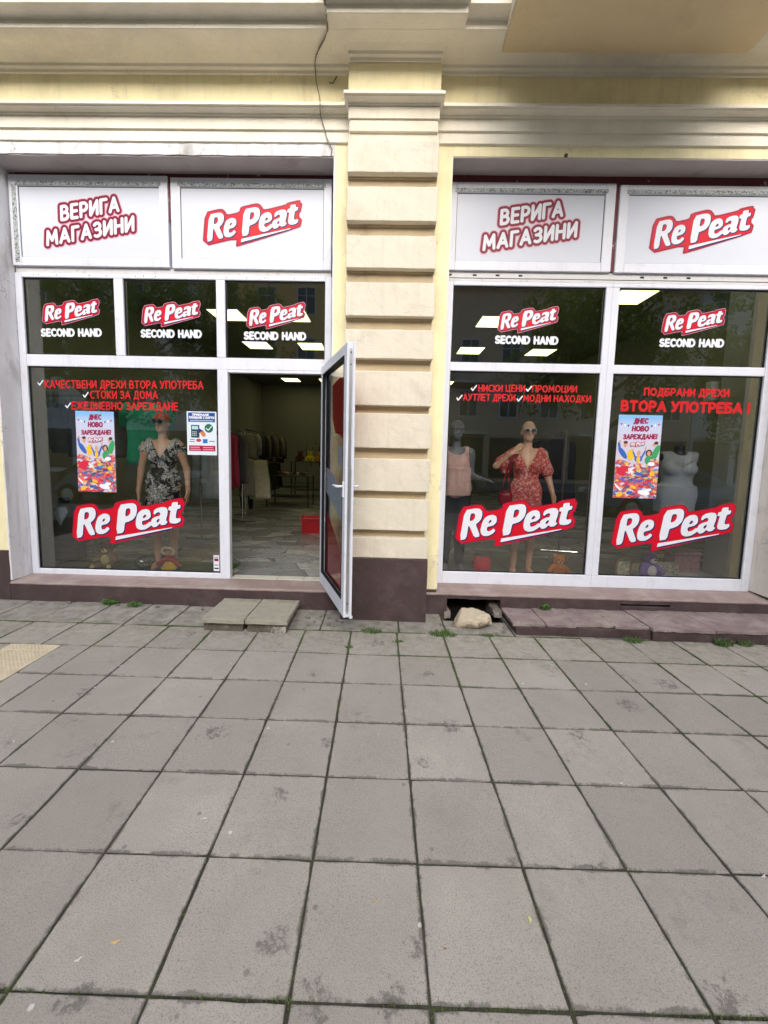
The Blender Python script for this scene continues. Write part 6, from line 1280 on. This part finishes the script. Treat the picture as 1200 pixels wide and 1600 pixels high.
# fallen leaves and scraps
def leaf(u, v, l, col, rz, label):
    p = onZ(u, v, 0); mb = MB(); n_ = 12; vs = [(0, 0, .004)]
    for i in range(n_): a = 2*math.pi*i/n_; r_ = l*(.5+.12*math.sin(a*3)); vs.append((r_*math.cos(a), r_*.45*math.sin(a), .0015+.003*abs(math.sin(a*2))))
    mb.add(vs, [(0, i+1, (i+1) % n_+1) for i in range(n_)]); mb.tube([(l*.45, 0, .003), (l*.9, .003, .002)], .0006, 4)
    o = mb.build('fallen_leaf', flat('dry_leaf', col, .8), None, fix=False); o.location = (float(p[0]), float(p[1]), G(p[0], p[1])); o.rotation_euler = (0, 0, rz); tag(o, label, 'leaf')
leaf(180, 1472, .022, (.62, .42, .18), .4, 'tan fallen leaf on the paving at the lower left'); leaf(828, 1434, .022, (.62, .60, .25), 1.5, 'yellow green leaf on the paving right of the middle'); leaf(588, 1406, .010, (.65, .42, .10), 0, 'tiny orange petal on the paving in the middle'); leaf(695, 1480, .009, (.35, .12, .08), 0, 'tiny reddish scrap on the paving near the middle')
for u, v, l_ in [(320, 1279, 'upper pale scrap of paper on the left paving'), (122, 1500, 'pale scrap of paper on the lower left paving'), (22, 1161, 'pale scrap at the left edge of the paving'), (148, 1076, 'pale scrap in the joint on the left paving'), (1194, 1365, 'pale scrap at the right edge of the paving'), (971, 1221, 'pale scrap on the right paving'), (188, 1042, 'small pale scrap near the tactile paving')]:
    leaf(u, v, .018, (.62, .60, .56), v*.7, l_)
# loose cable hanging down the cornice
cx_ = -.53
def yc(z):
    ys = [y for (y, zz), (y2, z2) in zip(PROF[:-1], PROF[1:]) for _ in [0] if min(zz, z2)-1e-6 <= z <= max(zz, z2)+1e-6]; return min(ys) if ys else -.25
pts = []
for u, v, y in [(503, -25, -.712), (507, 5, -.712), (509, 14, -.71), (510, 22, -.705), (511, 36, -.60), (511, 48, -.50), (507, 62, -.46), (500, 74, -.41), (494, 86, -.345), (492, 100, -.31), (493, 112, -.275), (494, 128, -.262), (498, 145, -.262), (500, 157, -.30), (500, 162, -.385), (500, 170, -.375), (501, 180, -.30), (504, 192, -.292), (508, 204, -.288), (510, 214, -.274), (515, 225, -.268), (519, 233, -.256), (517, 243, -.256)]: pts.append(tuple(onZ(u, v, 4.958) if v < 6 else (onZ(u, v, 4.884) if 24 < v < 90 else onY(u, v, y))))
mb = MB(); mb.tube(pts, .0045, 6); o = mb.build('hanging_cable', flat('grey_cable', (.22, .20, .17), .7)); tag(o, 'thin grey cable hanging down over the cornice left of the pilaster', 'cable')
for o_, dx in ((1, .008),):
    mb = MB(); mb.tube([(p[0]+.012*math.sin(i*1.7), p[1]-.004, p[2]) for i, p in enumerate(pts[:9])], .003, 6); tag(mb.build('hanging_cable', flat('pale_cable', (.25, .24, .22), .7)), 'second thinner cable twisted round the first at the top', 'cable')
p = onY(520, 125, -.262); mb = MB(); mb.tube([(p[0]-.03, -.262, p[2]-.02), (p[0], -.27, p[2]-.035), (p[0]+.035, -.262, p[2]+.03)], .004, 6); tag(mb.build('bent_nail', flat('rusty_iron', (.05, .04, .03), .8)), 'small bent piece of iron in the frieze left of the pilaster', 'nail')
p = onY(885, 242, -.252); mb = MB(); mb.lathe([(.0, -.012), (.012, -.01), (.016, 0), (.012, .01), (.0, .012)], (float(p[0]), -.246, float(p[2])), 12); tag(mb.build('wall_stub', flat('rust_brown', (.14, .09, .05), .9)), 'small round rusty stub over the right window', 'fixing')

# ================================================================ ACROSS THE STREET (mirrored in the panes)
M['bark'] = mat('tree_bark', (.10, .08, .06), .95, .3, 12, bump=1, bs=20); M['crown'] = mat('tree_leaf', (.10, .165, .04), .8, .55, 1.1)
_nt = M['crown'].node_tree; _tr = _nt.nodes.new('ShaderNodeBsdfTranslucent'); _tr.inputs[0].default_value = (.16, .24, .04, 1); _mx = _nt.nodes.new('ShaderNodeMixShader'); _mx.inputs[0].default_value = .5
_nt.links.new(_nt.nodes['Principled BSDF'].outputs[0], _mx.inputs[1]); _nt.links.new(_tr.outputs[0], _mx.inputs[2]); _nt.links.new(_mx.outputs[0], _nt.nodes['Material Output'].inputs[0])
def tree(x, y, h, rc, n_, label, seed):
    r_ = empty('street_tree', (x, y, 0), 0, label, 'tree', 'street trees mirrored in the panes'); rg = np.random.default_rng(seed); mb = MB()
    mb.tube([(0, 0, -.2), (.05, .02, h*.25), (-.03, .05, h*.5), (.05, 0, h*.75)], [.2, .16, .13, .06], 10)
    br = []
    for k in range(9):
        a = k*2.4; z0_ = h*(.32+.045*k); e = (math.cos(a)*rc*.75, math.sin(a)*rc*.75, z0_+h*.18); br.append(e); mb.tube([(0, 0, z0_), (e[0]*.5, e[1]*.5, z0_+h*.07), e], [.07, .05, .02], 6)
    mb.build('trunk', M['bark'], r_)
    cl = [(rg.normal(size=3)*np.array([rc*.42, rc*.42, h*.15])+np.array([0, 0, h*.66])) for _ in range(26)]+[np.array(e) for e in br]
    per = n_//len(cl); V = []; 
    for c in cl:
        R_ = rg.uniform(.5, 1.0); d = rg.normal(size=(per, 3)); d /= np.linalg.norm(d, axis=1)[:, None]; p = c+d*(R_*rg.uniform(.5, 1, (per, 1))**.5); a = rg.normal(size=(per, 3)); a /= np.linalg.norm(a, axis=1)[:, None]; b = np.cross(a, rg.normal(size=(per, 3))); b /= np.linalg.norm(b, axis=1)[:, None]; s = rg.uniform(.05, .10, (per, 1))
        V.append(np.stack([p-a*s, p+b*s*.55, p+a*s, p-b*s*.55], 1).reshape(-1, 3))
    V = np.concatenate(V); me = bpy.data.meshes.new('crown'); n4 = len(V)//4; me.vertices.add(len(V)); me.vertices.foreach_set('co', V.ravel()); me.loops.add(len(V)); me.loops.foreach_set('vertex_index', np.arange(len(V), dtype=np.int32)); me.polygons.add(n4); me.polygons.foreach_set('loop_start', np.arange(n4)*4); me.update(calc_edges=True); me.materials.append(M['crown']); o = bpy.data.objects.new('crown', me); COL.objects.link(o); o.parent = r_
    return r_
tree(-8.0, -7.9, 7.2, 2.3, 12000, 'leafy street tree mirrored in the upper left panes', 1); tree(-5.0, -9.4, 7.0, 1.6, 9000, 'leafy street tree mirrored in the middle upper pane', 2); tree(6.2, -7.9, 7.2, 1.9, 11000, 'leafy street tree mirrored left in the right window', 3); tree(10.6, -7.9, 7.2, 2.2, 12000, 'leafy street tree mirrored at the far right', 4)
def block(x0, x1, y, h, wm, label, seed, bay=2.6):
    rn = random.Random(seed); b_ = empty('apartment_building', ((x0+x1)/2, y, 0), 0, label, 'building'); mb = MB(); ox = (x0+x1)/2
    mb.box(x0-ox, x1-ox, -8, 0, -.1, h); mb.build('wall', wm, b_); n_ = int((x1-x0)/bay); w_ = (x1-x0)/n_; nf = int(h/3.2)
    mb = MB(); mb.box(x0-ox-.2, x1-ox+.2, -.1, .45, h-.4, h, b=.03); mb.build('cornice', M['cornice'], b_)
    f0 = g0 = None
    for f in range(nf):
        for i in range(n_):
            cx_ = x0-ox+(i+.5)*w_; z = f*3.2+1.0
            if f == 0: mbx = MB(); mbx.box(cx_-w_*.42, cx_+w_*.42, .003, .06, .25, 2.9); mbx.build('shopfront', M['darkglass'], b_); continue
            if f0 is None:
                m_ = MB(); m_.box(-.62, -.54, .002, .09, 0, 1.8); m_.box(.54, .62, .002, .09, 0, 1.8); m_.box(-.54, .54, .002, .09, -.0, .08); m_.box(-.54, .54, .002, .09, 1.72, 1.8); m_.box(-.03, .03, .002, .085, .08, 1.72); m_.box(-.54, -.03, .002, .08, 1.2, 1.25); m_.box(.03, .54, .002, .08, 1.2, 1.25); f0 = m_.build('window', M['pvc'], b_)
                m_ = MB(); m_.box(-.54, .54, .004, .02, .08, 1.72); g0 = m_.build('pane', M['darkglass'], f0); f0.location = (cx_, 0, z)
            else: c_ = copy_tree(f0, b_); c_.location = (cx_, 0, z)
        if f > 0:
            for i in range(0, n_, 3):
                cx_ = x0-ox+(i+.5)*w_; m_ = MB(); m_.box(cx_-1.1, cx_+1.1, .10, 1.1, f*3.2-.15, f*3.2+.02); 
                for k in range(19): m_.box(cx_-1.08+k*.12-.012, cx_-1.08+k*.12+.012, 1.06, 1.085, f*3.2+.02, f*3.2+.95)
                m_.box(cx_-1.1, cx_+1.1, 1.05, 1.10, f*3.2+.95, f*3.2+1.0); m_.build('balcony', M['cornice'], b_)
    return b_
M['darkglass'] = mat('dark_window_glass', (.03, .035, .04), .12, .2, 2, spec=.8); M['ochre'] = mat('ochre_render', (.82, .58, .24), .9, .1, 1.5, dirt=(.2, .14, .08), damt=.4); M['greyr'] = mat('grey_render', (.74, .72, .67), .9, .1, 1.5, dirt=(.14, .13, .12), damt=.5); M['brickr'] = mat('brown_render', (.68, .54, .40), .9, .1, 1.5)
block(-30, -12.2, -23, 12.8, M['greyr'], 'grey apartment house across the street mirrored at the far left', 1); block(-12, 3.8, -23.2, 13.6, M['ochre'], 'ochre apartment house across the street mirrored over the door', 2); block(4, 19.8, -22.8, 12.6, M['brickr'], 'brown apartment house across the street mirrored in the right window', 3); block(20, 40, -23, 13, M['greyr'], 'grey apartment house across the street mirrored at the far right', 4)
def car(x, y, rz, col, label):
    r_ = empty('parked_car', (x, y, -.15), rz, label, 'car', 'cars parked across the pavement'); cm_ = mat('car_paint', col, .25, .03, 2, coat=1)
    prof = [(-2.1, .35), (-2.15, .62), (-2.05, .86), (-1.25, .96), (-.55, 1.40), (.85, 1.44), (1.55, 1.02), (2.08, .93), (2.15, .6), (2.1, .35)]
    N_ = len(prof); vs = []; fs = []; sec = [(-.84, .94, .90), (-.80, 1, 1), (.80, 1, 1), (.84, .94, .90)]
    def wdt(z): return 1-.22*max(0, (z-.9)/.54)
    for yy, kx, kz in sec: vs += [(px*(kx if pz < .9 else 1), yy*wdt(pz), .35+(pz-.35)*kz if pz < .9 else pz) for px, pz in prof]
    for i in range(3): fs += [(i*N_+k, i*N_+(k+1) % N_, (i+1)*N_+(k+1) % N_, (i+1)*N_+k) for k in range(N_)]
    fs += [tuple(range(N_)), tuple(reversed(range(3*N_, 4*N_)))]
    mb = MB(); mb.add(vs, fs); o = mb.build('body', cm_, r_, smooth=False)
    bv = o.modifiers.new('bevel', 'BEVEL'); bv.width = .05; bv.segments = 3; bv.limit_method = 'ANGLE'
    for s in (-1, 1):
        m_ = MB(); yy = s*.845; f = lambda px, pz: (px, s*(.79*wdt(pz)+.062), pz)
        m_.add([f(-1.05, .98), f(-.50, 1.34), f(.10, 1.37), (.10, f(0, .98)[1], .98)], [(0, 1, 2, 3)]); m_.add([f(.18, .98), f(.18, 1.37), f(.80, 1.37), f(1.30, 1.0)], [(0, 1, 2, 3)]); m_.build('side_window', M['darkglass'], r_)
        for wx in (-1.35, 1.35):
            m_ = MB(); m_.tube([(wx, s*.66, .32), (wx, s*.87, .32)], .32, 22); w_ = m_.build('wheel', M['gasket'], r_); m_ = MB(); m_.tube([(wx, s*.85, .32), (wx, s*.885, .32)], .19, 18); m_.build('rim', M['metal'], w_)
        m_ = MB(); m_.box(-2.16, -2.05, s*.55-.16, s*.55+.16, .66, .80, b=.02); m_.build('headlight', M['pvc'], r_)
    m_ = MB(); m_.add([(-1.20, -.66, 1.005), (-1.20, .66, 1.005), (-.58, .60, 1.40), (-.58, -.60, 1.40)], [(0, 1, 2, 3)]); m_.add([(1.50, -.66, 1.07), (1.50, .66, 1.07), (.92, .60, 1.425), (.92, -.60, 1.425)], [(0, 1, 2, 3)]); m_.build('windscreen', M['darkglass'], r_)
    return r_
car(8.6, -8.6, .0, (.03, .12, .30), 'blue parked car mirrored in the rightmost pane'); car(-8.2, -8.6, math.pi, (.02, .021, .024), 'black parked car mirrored in the left window'); car(2.6, -15.6, 0, (.30, .31, .32), 'grey parked car on the far side of the street'); car(-3.2, -15.6, 0, (.25, .02, .02), 'red parked car on the far side of the street')
for x, l_ in ((-1.2, 'left'), (11.2, 'right')):
    lp = empty('street_lamp', (x, -7.6, -.03), 0, 'tall grey street lamp at the kerb mirrored in the panes, '+l_+' one', 'street lamp'); m_ = MB(); m_.tube([(0, 0, 0), (0, 0, 7.5), (0, -.9, 8.1)], [.09, .06, .04], 10); m_.build('pole', M['metal'], lp); m_ = MB(); m_.box(-.12, .12, -1.5, -.85, 8.05, 8.16, b=.03); m_.build('lamp_head', M['metal'], lp)
